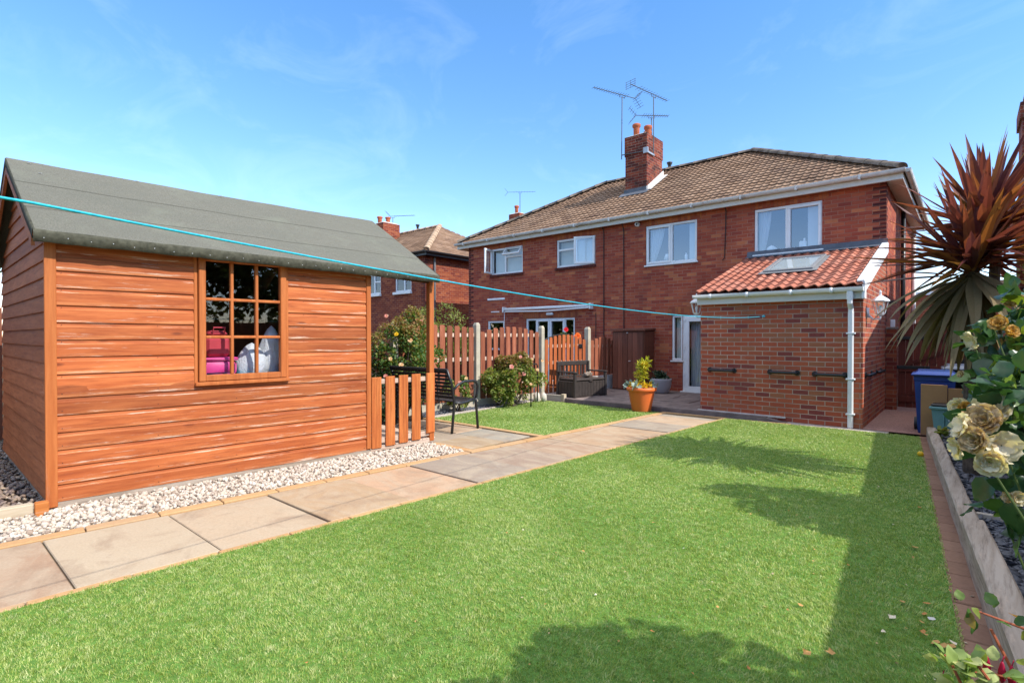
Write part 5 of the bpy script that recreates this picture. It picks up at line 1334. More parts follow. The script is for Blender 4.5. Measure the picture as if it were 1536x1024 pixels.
# orange pot with a golden shrub
po = thing('plant_pot', 'large orange plastic plant pot on the corner of the small lawn', 'plant pot', (-4.74, 8.66, .0))
b = MB(); b.lathe([(.165, 0), (.172, .02), (.235, .36), (.24, .375), (.268, .378), (.272, .40), (.272, .425), (.262, .44), (.245, .44), (.235, .40)], 40); b.build('body', M['orange_plastic'], po, True)
b = MB(); b.lathe([(.0, .395), (.236, .395)], 24); b.build('soil', M['soil'], po)
pp = thing('potted_shrub', 'golden yellow leafed shrub growing in the orange pot', 'shrub', (-4.74, 8.66, .40))
C = np.array([(0, 0, .10), (.02, .0, .2), (.05, -.02, .28), (.02, .02, .36), (-.03, 0, .44), (.07, .03, .40), (.10, .0, .48), (-.04, 0, .26)])
stems(pp, (0, 0, 0), [(-.03, 0, .5), (.09, .0, .5), (.02, .02, .4)], .008)
foliage('leaves', C, 420, .085, M['leaf_lime'], pp, .075, .5, tpl=leaf_tpl(.1, .13, .25))
foliage('yellow_flowers', np.array([(.1, -.09, .05), (.13, .05, .06), (-.14, -.06, .05), (-.06, -.12, .06), (.07, .0, .43), (.16, -.0, .03)]), 300, .055, M['petal_yellow'], pp, .065, .6, tpl=leaf_tpl(.1, .25, .25))
foliage('silver_leaves', np.array([(-.2, -.04, .05), (.22, .08, .06), (.02, -.18, .05)]), 34, .11, M['leaf_silver'], pp, .06, .9)
# grey pot by the door (house frame)
gpt = thing('plant_pot', 'round grey planter standing by the white glazed door', 'plant pot', (-5.32, 11.28, .066), frame=None)
gpt.location = HF @ Vector((-5.30, 11.30, .066)); RM[gpt.name] = (Matrix.Translation(gpt.location), None)
b = MB(); b.lathe([(.13, 0), (.16, .03), (.205, .16), (.222, .30), (.225, .335), (.212, .34), (.20, .32)], 36); b.build('body', M['grey_plastic'], gpt, True)
b = MB(); b.lathe([(0, .31), (.202, .31)], 20); b.build('soil', M['soil'], gpt)
l = gpt.location; gp2 = thing('potted_plant', 'dark green low plant growing in the grey planter', 'plant', (l.x, l.y, l.z + .31))
foliage('leaves', np.array([(-.06, 0, .05), (.0, .02, .09), (-.1, -.03, .08), (.05, 0, .02)]), 260, .09, M['leaf_ivy'], gp2, .09, .7, tpl=leaf_tpl(.15, .22, .3))

# ---- cordyline in the slate bed
ctree = thing('cordyline', 'spiky bronze and purple cordyline palm with drooping khaki skirt of old leaves', 'palm', (-.13, 6.5, 0), frame=I4)
b = MB(); b.tube([(-.13, 6.5, 0), (-.15, 6.48, .6), (-.14, 6.5, 1.3), (-.15, 6.5, 1.95), (-.10, 6.56, 2.4)], [.075, .062, .055, .055, .045], 12)
b.tube([(-.13, 6.62, 1.2), (.0, 6.75, 1.8), (.02, 6.8, 2.35)], [.05, .045, .04], 10); b.build('trunk', M['bark'], ctree)
def spikes(name, c, n, L, el0, el1, droop, mt, wid=.042, az=(0, 360), fold=.35, seg=7):
    mb = MB()
    for i in range(n):
        a = R(random.uniform(*az)); el = R(random.uniform(el0, el1)); ln = L * random.uniform(.78, 1.1)
        d = Vector((math.cos(a) * math.cos(el), math.sin(a) * math.cos(el), math.sin(el)))
        side = d.cross(Vector((0, 0, 1)))
        side = side.normalized() if side.length > .05 else Vector((1, 0, 0))
        p = Vector(c) + d * .05 + Vector((0, 0, random.uniform(-.07, .07))); vs = []; dr = droop * random.uniform(.5, 1.4); tw = random.uniform(-.5, .5)
        w0 = wid * random.uniform(.8, 1.2)
        for k_ in range(seg + 1):
            t_ = k_ / seg; wv = w0 * (.42 + 1.0 * min(1, t_ * 3.2)) * (1 - t_ ** 2.6) * .72 + .0008
            up = side.cross(d).normalized(); sd_ = side * math.cos(tw * t_) + up * math.sin(tw * t_)
            up2 = d.cross(sd_).normalized() * -1
            vs += [p - sd_ * wv + up * wv * fold, p, p + sd_ * wv + up * wv * fold]
            p = p + d * ln / seg; d = (d + Vector((0, 0, -dr * t_ / seg * 2))).normalized()
        fs = [(k_ * 3 + q, k_ * 3 + q + 1, k_ * 3 + q + 4, k_ * 3 + q + 3) for k_ in range(seg) for q in (0, 1)]
        mb.add(vs, fs)
    return mb.build(name, M[mt], ctree)
H1 = (-.15, 6.42, 1.98); H2 = (-.07, 6.62, 2.36); H3 = (.06, 6.85, 2.25)
spikes('leaf_crown', H1, 84, .88, -2, 75, .12, 'cordyline_leaf', .042)
spikes('leaf_crown', H2, 78, .82, 0, 84, .12, 'cordyline_leaf', .042)
spikes('leaf_crown', H3, 36, .80, 0, 80, .12, 'cordyline_leaf', .040)
spikes('leaf_crown', (-.1, 6.55, 2.12), 70, .88, -22, 28, .2, 'cordyline_leaf', .034)
spikes('old_leaves', (-.15, 6.46, 1.93), 58, .92, -58, -22, 1.1, 'cordyline_old', .050)
spikes('old_leaves', (-.14, 6.47, 1.90), 34, .80, -80, -55, .5, 'cordyline_old', .050)

# ---- ivy and shrubs in the bed behind the roses
iv = thing('ivy_bush', 'dark ivy covered bush spilling over the bins at the end of the slate bed', 'ivy', (.12, 8.2, 0), frame=I4)
C = np.concatenate([blobs((.10, 8.4, .55), (.32, .55, .45), 26, .1), blobs((-.10, 9.1, .72), (.15, .25, .15), 6), blobs((.16, 7.6, .35), (.25, .4, .3), 12, .1)])
stems(iv, (.12, 8.2, 0), C[:10]); foliage('leaves', C, 3400, .075, M['leaf_ivy'], iv, .16, .2)
b = MB(); b.tube([(-.21, 8.8, 0), (-.21, 8.8, 1.02)], .045, 10); tag(b.build('wooden_post', M['bark'], None), 'brown wooden post among the ivy beside the green bin', 'post')
sh = thing('garden_shrub', 'bushy shrub behind the slate bed, outside the right frame edge', 'shrub', (.95, 4.95, 0), frame=I4)
C = blobs((.98, 5.0, 1.55), (.36, .6, 1.05), 34, .3); stems(sh, (.98, 5, 0), C[:10], .02); foliage('leaves', C, 3800, .09, M['leaf_tree'], sh, .22)
sh = thing('garden_shrub', 'second bushy shrub beyond the board fence, nearer the camera', 'shrub', (1.9, 2.4, 0), frame=I4)
C = blobs((1.75, 2.25, 2.0), (.7, .45, .75), 26, .4); stems(sh, (1.9, 2.4, 0), C[:10], .03); foliage('leaves', C, 2300, .10, M['leaf_tree'], sh, .24)
tr = thing('garden_tree', 'leafy tree edge showing behind the shed gable at the frame edge', 'tree', (-14.2, .2, 0), frame=I4)
b = MB(); b.tube([(-14.2, .2, 0), (-14.1, .3, 1.6), (-14.0, .2, 3.2)], [.16, .13, .08], 10)
for i in range(7): b.tube([(-14.1, .3, 1.6 + i * .2), (-14 + random.uniform(-1, 1), random.uniform(-.8, .9), 2.6 + i * .35)], [.06, .02], 6)
b.build('trunk', M['bark'], tr); foliage('crown', blobs((-14.0, -.25, 3.0), (1.2, 1.15, 1.6), 46, .8), 7500, .12, M['leaf_tree'], tr, .34)
tr = thing('conifer_tree', 'green conifer sprays in front of the brick chimney breast at the frame edge', 'tree', (1.45, 13.3, 0), frame=HF)
b = MB(); b.tube([(1.5, 13.2, 0), (1.5, 13.2, 5.2)], [.12, .03], 8); b.build('trunk', M['bark'], tr)
foliage('crown', blobs((1.30, 13.2, 3.2), (.55, .5, 1.6), 44, .4), 6000, .12, M['leaf_yellowgreen'], tr, .24, .2, tpl=leaf_tpl(.1, .14, .2))
# trees across the right-hand boundary, outside the frame, mirrored in the shed window
for x, y, h, lb in ((10., 7.6, 3.6, 'broad leafy tree beyond the board fence, outside the frame'), (9.8, 2.6, 3.4, 'smaller broad tree beyond the board fence, nearer the camera and outside the frame')):
    tr = thing('garden_tree', lb, 'tree', (x, y, 0), frame=I4)
    b = MB(); b.tube([(x, y, 0), (x + .1, y, 1.5), (x, y + .1, 3)], [.2, .16, .08], 10); b.build('trunk', M['bark'], tr)
    foliage('crown', blobs((x, y, h - .2), (1.6, 2.6, 2.2), 50, .8), 5000, .22, M['leaf_tree'], tr, .55)
# ------------------------------------------------------------------ roses and fuchsia close to the camera
FB = flower_tpl(((9, 1., .28), (8, .88, .62), (8, .72, .9), (7, .5, 1.15), (6, .3, 1.3)), .10, 3)
FD2 = flower_tpl(((11, .95, .5), (11, .85, .8), (10, .7, 1.0), (9, .5, 1.2), (8, .34, 1.35)), .17, 5)
FO = flower_tpl(((7, 1., .35), (5, .7, .7)), .12, 9)
rs = thing('rose_bush', 'rose bush with big faded cream and brown roses leaning over the slate bed', 'rose bush', (.42, 1.5, .06), frame=I4)
canes = [(-.02, 1.27, 1.16), (.0, 1.36, 1.21), (-.05, 1.52, 1.19), (.0, 1.5, 1.38), (-.03, 1.54, 1.34), (.05, 1.5, 1.0), (.12, 1.8, 1.3), (.1, 1.7, 1.15), (.2, 1.9, 1.25)]
stems(rs, (.42, 1.5, .06), canes, .0042, 'stem_green')
C = np.array([(.04, 1.62, 1.36), (.09, 1.70, 1.31), (.03, 1.60, 1.28), (.10, 1.75, 1.22), (.05, 1.65, 1.23), (.13, 1.7, 1.39), (.08, 1.9, 1.32), (.16, 1.8, 1.12), (.15, 1.95, 1.22), (.2, 1.85, 1.33), (.06, 1.75, 1.16), (.22, 1.7, 1.2)])
C = np.concatenate([C, np.array([(.02, 1.42, 1.19), (.045, 1.40, 1.15), (.03, 1.38, 1.24), (.05, 1.45, 1.27), (.01, 1.55, 1.33), (.05, 1.6, 1.42), (.09, 1.55, 1.10), (.06, 1.45, 1.10), (.1, 1.6, 1.3), (.02, 1.7, 1.26), (.07, 1.8, 1.25), (.0, 1.62, 1.25)])])
foliage('leaves', C, 680, .041, M['leaf_big'], rs, .06, .3, tpl=leaf_fine(), smooth=True)
foliage('lower_leaves', np.array([(.045, 1.47, 1.06), (.07, 1.52, 1.0), (.01, 1.44, 1.0), (.10, 1.55, 1.08), (.10, 1.6, .95)]), 34, .058, M['leaf_big'], rs, .05, .2, tpl=leaf_fine(), smooth=True)
flower(rs, (-.022, 1.262, 1.172), 0.0232, M['petal_dried'], (-.45, -.75, .25), FD2)
flower(rs, (.002, 1.340, 1.222), 0.0288, M['petal_cream'], (-.2, -.7, .55), FB)
flower(rs, (-.040, 1.275, 1.195), 0.0224, M['petal_cream'], (-.8, -.4, .3), FO)
flower(rs, (-.048, 1.275, 1.155), 0.0186, M['petal_cream'], (-.8, -.5, -.2), FO)
flower(rs, (-.004, 1.272, 1.135), 0.0224, M['petal_cream'], (.1, -.8, -.1), FB)
flower(rs, (-.052, 1.515, 1.205), 0.0195, M['petal_cream'], (-.4, -.8, .2), FD2); flower(rs, (-.044, 1.50, 1.205), 0.0139, M['petal_gold'], (.2, -.9, .1), FD2)
flower(rs, (.008, 1.50, 1.386), 0.0167, M['petal_gold'], (-.2, -.8, .5), FD2); flower(rs, (.026, 1.50, 1.370), 0.0139, M['petal_gold'], (.6, -.6, .3), FD2); flower(rs, (.026, 1.56, 1.428), 0.0093, M['petal_gold'], (0, -.6, .8), FD2)
flower(rs, (-.034, 1.535, 1.352), 0.0186, M['petal_cream'], (-.7, -.5, -.3), FO)
flower(rs, (-.052, 1.56, 1.275), 0.0084, M['petal_dried'], (-.6, -.5, .3), FD2)
flower(rs, (.036, 1.375, 1.055), 0.0130, M['petal_cream'], (.3, -.8, .2), FB); flower(rs, (.024, 1.37, 1.055), 0.0102, M['petal_dried'], (-.6, -.6, .1), FD2)
flower(rs, (-.012, 1.30, 1.205), .028, M['petal_dried'], (-.2, -.8, .4), FD2); flower(rs, (.012, 1.285, 1.165), .026, M['petal_cream'], (.4, -.8, 0), FO)
fu = thing('fuchsia_bush', 'variegated fuchsia with hanging crimson flowers at the near end of the sleeper bed', 'fuchsia', (.36, 1.0, .06), frame=I4)
tips = [(-.045, .985, .895), (-.015, .985, .90), (.0, 1.03, .935), (.04, 1.02, .905), (.07, 1.05, .93)]
stems(fu, (.36, 1.0, .06), tips, .005, 'stem_red')
b = MB()
for p, q in (((.10, 1.0, .82), (-.05, .985, .897)), ((.10, 1.02, .86), (.0, 1.0, .885)), ((.12, 1.06, .90), (-.02, 1.06, .945))): b.tube([p, (Vector(p) + Vector(q)) / 2 + Vector((0, 0, .012)), q], [.0024, .002, .0013], 6)
b.build('twig', M['stem_red'], fu)
LV = leaf_fine(.36, .2, .16)
foliage('leaves', np.array([(-.045, .985, .885), (-.022, .985, .888), (.0, .99, .890), (.02, 1.0, .885), (.045, 1.01, .895), (.07, 1.02, .9), (-.03, .98, .87)]), 58, .027, M['leaf_vari'], fu, .020, .5, tpl=LV, smooth=True)
foliage('green_leaves', np.array([(-.02, 1.06, .947), (.01, 1.06, .945), (.05, 1.06, .94)]), 16, .022, M['leaf_rose'], fu, .018, .3, tpl=LV, smooth=True)
for c in ((-.004, 1.01, .888), (.012, 1.01, .886), (.022, 1.015, .882), (-.052, .985, .850)):
    b = MB(); b.lathe([(.001, .016), (.002, .013), (.0042, .004), (.0048, -.004), (.0036, -.010), (.001, -.015)], 10, c); b.tube([(c[0], c[1], c[2] + .015), (c[0] + .002, c[1], c[2] + .024)], .0007, 5); b.build('flower', M['petal_fuchsia'], fu, True)

# ------------------------------------------------------------------ bins, boxes, gate at the side passage
def wheelie(label, loc, rz, w_, d_, h, mt, lidm):
    t = thing('wheelie_bin', label, 'wheelie bin', loc, rz)
    b = MB(); z = [0.04, h * .93]; s0 = .80
    def ring(s, zz): return [(-w_ / 2 * s, -d_ / 2 * s, zz), (w_ / 2 * s, -d_ / 2 * s, zz), (w_ / 2 * s, d_ / 2 * s + (1 - s) * .1, zz), (-w_ / 2 * s, d_ / 2 * s + (1 - s) * .1, zz)]
    R_ = [ring(.76, 0.0), ring(.80, .04), ring(.96, h * .84), ring(1.0, h * .86), ring(1.0, h * .93)]
    vs = [p for r in R_ for p in r]
    b.add(vs, [(i * 4 + q, i * 4 + (q + 1) % 4, i * 4 + 4 + (q + 1) % 4, i * 4 + 4 + q) for i in range(4) for q in range(4)] + [(3, 2, 1, 0)])
    for x in (-.12, 0, .12): b.bbox(x - .012, x + .012, -d_ / 2 * .98, -d_ / 2 * .80, .1, h * .80, .004)
    b.build('body', M[mt], t)
    b = MB(); b.bbox(-w_ / 2 - .03, w_ / 2 + .03, -d_ / 2 - .045, d_ / 2 + .03, h * .93, h * .965, .012)
    b.add([(-w_ / 2, -d_ / 2, h * .965), (w_ / 2, -d_ / 2, h * .965), (w_ / 2, d_ / 2, h * .965), (-w_ / 2, d_ / 2, h * .965), (-w_ / 2 + .05, -d_ / 2 + .06, h), (w_ / 2 - .05, -d_ / 2 + .06, h), (w_ / 2 - .04, d_ / 2 - .02, h * 1.015), (-w_ / 2 + .04, d_ / 2 - .02, h * 1.015)], [(0, 1, 5, 4), (1, 2, 6, 5), (2, 3, 7, 6), (3, 0, 4, 7), (4, 5, 6, 7)])
    b.build('lid', M[lidm], t)
    b = MB(); b.tube([(-w_ / 2 + .03, d_ / 2 + .06, h * .90), (w_ / 2 - .03, d_ / 2 + .06, h * .90)], .016, 8)
    for x in (-w_ / 2 + .04, w_ / 2 - .04): b.tube([(x, d_ / 2 - .03, h * .90), (x, d_ / 2 + .06, h * .90)], .014, 6)
    b.build('handle', M[mt], t)
    for x in (-w_ / 2 - .005, w_ / 2 - .035):
        b = MB(); b.tube([(x, d_ / 2 - .06, .09), (x + .04, d_ / 2 - .06, .09)], .09, 18); b.build('wheel', M['black_plastic'], t)
    return t
wheelie('blue wheelie bin with hand slots in its lid, in front of the wooden side gate', (-.605, 9.50, .008), R(3), .46, .50, .87, 'blue_plastic', 'blue_plastic')
wheelie('dark green wheelie bin half hidden by ivy beside the blue bin', (-.10, 9.66, .008), R(4), .42, .46, .84, 'green_plastic', 'green_plastic')
wheelie('wheelie bin with a pale grey lid behind the blue bin', (-.30, 10.25, .008), R(4), .50, .54, .93, 'black_plastic', 'lid_grey')
b = MB(); b.bbox(-.735, -.45, 9.17, 9.21, .01, .705, .003); b.bbox(-.735, -.715, 9.20, 9.245, .01, .70, .003); b.box(-.60, -.595, 9.1685, 9.17, .02, .70); tag(b.build('cardboard_box', M['card'], None), 'tall brown flattened cardboard box leaning against the blue bin', 'cardboard box')
b = MB(); b.bbox(-.445, -.20, 9.18, 9.23, .01, .665, .003); tag(b.build('cardboard_box', M['card'], None), 'shorter cardboard sheet behind the teal recycling box', 'cardboard box')
cr = thing('recycling_box', 'teal plastic recycling box with dark lid and painted white number', 'recycling box', (-.345, 9.04, .03), R(-5))
b = MB(); w0, w1, d0, d1, hh = .215, .255, .09, .11, .40
vs = [(-w0, -d0, 0), (w0, -d0, 0), (w0, d0, 0), (-w0, d0, 0), (-w1, -d1, hh), (w1, -d1, hh), (w1, d1, hh), (-w1, d1, hh)]
b.add(vs, [(3, 2, 1, 0), (0, 1, 5, 4), (1, 2, 6, 5), (2, 3, 7, 6), (3, 0, 4, 7), (4, 5, 6, 7)]); b.bbox(-w1 - .02, w1 + .02, -d1 - .02, d1 + .02, hh - .035, hh, .006)
for x in (-.12, .20): b.bbox(x - .008, x + .008, -d1 - .006, -d0 + .004, .03, hh - .04, .004)
b.build('body', M['teal_plastic'], cr)
b = MB(); b.bbox(-w1 - .005, w1 + .0, -d1, d1, hh + .001, hh + .035, .012); b.build('lid', M['black_plastic'], cr)
fc = bpy.data.curves.new('number', 'FONT'); fc.body = '25'; fc.size = .26; fc.extrude = .001; fc.materials.append(M['white_paint']); fc.align_x = 'LEFT'
fo = bpy.data.objects.new('number', fc); COL.objects.link(fo); dg = bpy.context.evaluated_depsgraph_get(); fm = bpy.data.meshes.new_from_object(fo.evaluated_get(dg)); bpy.data.objects.remove(fo)
fo = link('number', fm, cr); fo.location = (-.085, -d0 - .0125, .085); fo.rotation_euler = (R(94.5), 0, 0)
pier = thing('gate_pier', 'red brick gate pier at the corner of the house beside the wooden side gate', 'gate pier', (-1.08, 12.05, 0), frame=HF)
b = MB(); b.box(-1.165, -1.0, 11.96, 12.14, 0, 1.50); b.build('pier', M['brick_far'], pier); b = MB(); b.bbox(-1.168, -.99, 11.95, 12.15, 1.50, 1.54, .006); b.build('coping', M['stone_brown'], pier)
sg = thing('side_gate', 'dark red brown boarded side gate with black strap hinges, between the houses', 'gate', (-.45, 12.06, 0), frame=HF)
gtop = lambda x: 1.50 + .165 * math.sin(math.pi * min(1, max(0, (x + .985) / 1.15)))
b = MB(); x = -.985
while x < .16:
    b.prism([(x, 12.06, .06), (x + .108, 12.06, .06), (x + .108, 12.06, gtop(x + .108)), (x, 12.06, gtop(x))], (0, .022, 0)); x += .112
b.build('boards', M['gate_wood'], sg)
b = MB()
for z in (.16, .72, 1.30): b.bbox(-.975, .15, 12.028, 12.06, z, z + .11, .004)
b.prism([(-.95, 12.034, .83), (-.83, 12.034, .83), (.14, 12.034, 1.30), (.02, 12.034, 1.30)], (0, .026, 0)); b.prism([(-.95, 12.034, .27), (-.83, 12.034, .27), (.14, 12.034, .72), (.02, 12.034, .72)], (0, .026, 0)); b.build('brace', M['gate_wood'], sg)
b = MB()
for z in (.80, 1.34): b.bbox(-1.0, -.52, 12.018, 12.029, z - .03, z + .03, .004)
b.bbox(-.18, .06, 12.02, 12.03, .90, .97, .004); b.build('hinge', M['black_plastic'], sg)
b = MB(); b.lathe([(.0, .03), (.03, .028), (.034, .012), (.02, .0)], 14); b.v = [(-.12 + x, 12.02 - z, .935 + y) for x, y, z in b.v]; b.build('knob', M['brass'], sg, True)
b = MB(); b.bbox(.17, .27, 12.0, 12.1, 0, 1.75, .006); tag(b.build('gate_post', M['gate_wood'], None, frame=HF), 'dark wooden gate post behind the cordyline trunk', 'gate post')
b = MB(); b.bbox(-1.10, -1.03, 11.985, 12.03, 1.541, 1.68, .006); tag(b.build('meter_box', M['lamp_white'], None, frame=HF), 'small white box on top of the brick gate pier', 'box')

# ------------------------------------------------------------------ fittings on the walls (house frame)
def rail(label, p, q, n, grp):
    t = thing('grab_rail', label, 'grab rail', tuple((Vector(p) + Vector(q)) / 2), frame=HF)
    if grp: t['group'] = grp
    p = Vector(p); q = Vector(q); n = Vector(n); u = (q - p).normalized(); b = MB()
    m_ = 26; pts_ = [p + n * .008, p + n * .045 + u * .012] + [p + n * .06 + u * (.03 + ((q - p).length - .06) * i / m_) for i in range(m_ + 1)] + [q + n * .045 - u * .012, q + n * .008]
    rr = [.024, .024] + [.021 + (.004 if i % 2 else 0) for i in range(m_ + 1)] + [.024, .024]
    b.tube(pts_, rr, 10); b.build('rail', M['black_plastic'], t, True)
    for c in (p, q):
        b = MB(); b.tube([c, c + n * .016], .042, 16); b.build('flange', M['black_plastic'], t)
G = 'black grab rails on the extension walls'
rail('black ribbed grab rail on the extension front, the one nearest the glazed door', (-3.41, Ye, .785), (-3.0, Ye, .785), (0, -1, 0), G)
rail('middle black ribbed grab rail on the extension front, below the washing line hook', (-2.435, Ye, .79), (-2.035, Ye, .79), (0, -1, 0), G)
rail('black ribbed grab rail on the extension front, beside the white downpipe', (-1.79, Ye, .785), (-1.385, Ye, .785), (0, -1, 0), G)
rail('black grab rail on the side wall of the extension, under the wall lantern', (XR, 9.45, .78), (XR, 10.05, .78), (1, 0, 0), G)
rail('black grab rail on the side wall of the extension, toward the gate pier', (XR, 10.66, .77), (XR, 11.25, .77), (1, 0, 0), G)
def lantern(label, base, n, out):
    base = Vector(base); n = Vector(n); t = thing('wall_lantern', label, 'wall lantern', tuple(base), frame=HF)
    b = MB(); side = n.cross(Vector((0, 0, 1))); c = base + n * out
    b.tube([base + Vector((0, 0, .02)), base + n * .02 + Vector((0, 0, .02))], .055, 14); b.tube([base + n * .01 + Vector((0, 0, -.05)), base + n * .01 + Vector((0, 0, .1))], .028, 10)
    b.tube([base + n * .015, base + n * (out * .5) + Vector((0, 0, -.075)), c + Vector((0, 0, -.07)), c + Vector((0, 0, -.02))], [.017, .014, .014, .02], 10); b.build('bracket', M['lamp_white'], t, True)
    b = MB(); b.lathe([(.04, -.02), (.055, .0), (.06, .012)], 6, c); b.lathe([(.118, .185), (.122, .20), (.085, .235), (.04, .265), (.022, .28), (.014, .31), (.02, .325), (.006, .36)], 6, c)
    for i in range(6):
        a = math.pi / 3 * i; b.tube([c + Vector((.058 * math.cos(a), .058 * math.sin(a), .01)), c + Vector((.098 * math.cos(a), .098 * math.sin(a), .187))], .006, 5)
    b.build('lamp_frame', M['lamp_white'], t)
    b = MB(); vs = [c + Vector((r * math.cos(math.pi / 3 * i), r * math.sin(math.pi / 3 * i), z)) for r, z in ((.055, .014), (.094, .184)) for i in range(6)]
    b.add(vs, [(i, (i + 1) % 6, 6 + (i + 1) % 6, 6 + i) for i in range(6)]); b.build('lamp_glass', M['glass_shed'], t)
    b = MB(); b.lathe([(.012, .01), (.014, .05), (.026, .09), (.02, .125), (.006, .135)], 10, c); b.build('bulb', M['lamp_white'], t, True)
lantern('white wall lantern on the sunlit side wall of the extension', (XR, 9.52, 1.70), (1, .15, 0), .17)
lantern('white wall lantern on the shaded side of the extension, above the glazed door', (EXL, 9.30, 1.78), (-1, 0, 0), .12)
fl_ = thing('floodlight', 'small black security floodlight on the side wall above the gate pier', 'floodlight', (XR, 12.05, 2.0), frame=HF)
b = MB(); b.tube([(XR, 12.1, 2.02), (XR + .06, 12.05, 2.01)], .025, 8); b.bbox(XR + .04, XR + .16, 11.96, 12.10, 1.975, 2.035, .012); b.build('lamp_body', M['black_plastic'], fl_)
cc = thing('security_camera', 'small white dome camera under the eaves beside the curtained window', 'camera', (-6.25, F, 4.16), frame=HF)
b = MB(); b.tube([(-6.25, F, 4.165), (-6.25, F - .03, 4.165)], .06, 18); b.tube([(-6.25, F - .03, 4.165), (-6.235, F - .10, 4.155)], .05, 16); b.build('housing', M['lamp_white'], cc, True)
b = MB(); b.tube([(-6.235, F - .098, 4.155), (-6.233, F - .108, 4.1535)], .026, 14); b.build('lens', M['black_plastic'], cc)
aw = thing('awning', 'folded white awning with arms above the french doors', 'awning', (-9.1, F, 2.2), frame=HF)
b = MB(); b.tube([(-10.68, F - .10, 2.19), (-7.57, F - .10, 2.19)], .042, 10); b.build('roller', M['upvc'], aw, True)
b = MB(); b.bbox(-7.60, -7.55, F - .16, F, 2.10, 2.26, .006); b.bbox(-10.70, -10.65, F - .16, F, 2.10, 2.26, .006); b.build('bracket', M['upvc'], aw)
b = MB(); b.tube([(-10.6, F - .12, 2.12), (-9.02, F - .16, 2.09), ], .020, 8); b.tube([(-9.02, F - .16, 2.09), (-7.62, F - .12, 2.14)], .020, 8); b.build('folding_arm', M['upvc'], aw)
b = MB(); b.tube([(-10.62, F - .14, 2.1), (-10.62, F - .14, 1.3)], .008, 6); b.build('crank', M['upvc'], aw)
b = MB(); b.bbox(-9.1, -8.86, F - .07, F, 1.97, 2.05, .02); tag(b.build('door_lamp', M['lamp_white'], None, frame=HF), 'small white bulkhead lamp between the awning and the french doors', 'lamp')
tag(blob(.10, .05, .16, (-3.19, F + .155, Dw[2] + .04), 14, 8, .3).build('ornament', M['ornament'], None, True, HF), 'white feathery ornament on the sill of the upper window beside the curtain', 'ornament')
b = MB(); b.bbox(-2.66, -2.52, F + .12, F + .16, Dw[2] + .05, Dw[2] + .22, .02); b.lathe([(.02, 0), (.02, .05)], 8, (-2.56, F + .14, Dw[2] + .22)); tag(b.build('toiletries', M['ornament'], None, frame=HF), 'white bottle on the sill of the largest upper window', 'bottle')
b = MB(); b.lathe([(.035, 0), (.035, .12), (.015, .15), (.015, .18)], 10, (-5.06, F + .13, Cw[2] + .05)); tag(b.build('bottle', M['ornament'], None, True, HF), 'small white bottle on the sill of the upper window near the chimney', 'bottle')
b = MB(); b.lathe([(.10, 0), (.06, .14)], 14, (-5.55, F + .2, Cw[2] + .12)); b.lathe([(.012, -.07), (.012, 0)], 8, (-5.55, F + .2, Cw[2] + .12)); tag(b.build('table_lamp', M['ornament'], None, True, HF), 'pale lamp shade behind the upper window near the chimney', 'lamp')

# ------------------------------------------------------------------ aerials (house frame)
def aerial(label, base, top, bdir, back, fwd, n, kind, arm=None, el=.11, frame=HF, r=.014):
    t = thing('tv_aerial', label, 'aerial', tuple(base), frame=frame)
    base = Vector(base); top = Vector(top); d = Vector(bdir).normalized(); s = d.cross(Vector((0, 0, 1))).normalized(); up = Vector((0, 0, 1))
    b = MB(); b.tube([base, top], r, 7)
    if arm: b.tube([base + Vector((0, 0, .12)), Vector(arm)], .015, 6); b.bbox(*[v for a in range(3) for v in (Vector(arm)[a] - (.02, .06, .06)[a], Vector(arm)[a] + (.02, .06, .06)[a])], .004)
    b.build('mast', M['aerial_metal'], t)
    b = MB(); p0 = top - d * back + up * .06; p1 = top + d * fwd + up * .06; b.tube([p0, p1], .010, 6); b.tube([top - d * .10 + up * .05, top - d * .09 - up * .02, top + up * .0, top + d * .09 - up * .02, top + d * .10 + up * .05], .008, 5); b.build('boom', M['aerial_metal'], t)
    b = MB()
    for i in range(n):
        c = p0.lerp(p1, .22 + .78 * i / (n - 1)); w_ = el * (1.15 - .45 * i / n); b.tube([c - s * w_, c + s * w_], .0048, 5)
    if kind == 'grid':
        for q in (-.09, -.03, .03, .09): b.tube([p0 - s * .17 + up * q, p0 + s * .17 + up * q], .005, 5)
        for q in (-.15, 0, .15): b.tube([p0 + s * q - up * .10, p0 + s * q + up * .10], .005, 5)
    elif kind == 'vee':
        for sg in (-1, 1):
            for q in range(4): c = p0 - d * (.04 + .05 * q) + up * sg * (.03 + .06 * q); b.tube([c - s * .15, c + s * .15], .005, 5)
            b.tube([p0, p0 - d * .2 + up * sg * .22], .006, 5)
    b.build('elements', M['aerial_metal'], t)
aerial('tall television aerial on the shaded side of the big chimney, pointing away left', (-7.50, 13.36, 6.42), (-7.52, 13.42, 8.22), (-.37, -.93, 0), .48, 1.0, 15, 'vee', (-6.78, 13.38, 6.50))
aerial('tallest television aerial on the big chimney, with a grid reflector at its left end', (-6.71, 13.75, 6.45), (-6.71, 13.75, 8.10), (.19, .98, 0), 1.0, .62, 12, 'grid')
aerial('short television aerial behind the big chimney pots', (-7.02, 14.3, 7.0), (-7.05, 14.3, 7.78), (.72, .69, 0), .45, .5, 12, 'vee', el=.14)
b = MB(); b.bbox(-6.80, -6.66, 13.30, 13.345, 6.42, 6.58, .004); b.bbox(-6.735, -6.70, 13.345, 13.80, 6.45, 6.50, .004); tag(b.build('aerial_bracket', M['galv'], None, frame=HF), 'pale metal aerial bracket strapped to the corner of the big chimney', 'bracket')
aerial('small television aerial on the distant chimney above the hip', (-21.85, 24.5, 8.9), (-21.85, 24.5, 10.35), (.78, .62, 0), .75, .95, 9, 'vee', el=.16, frame=I4, r=.02)
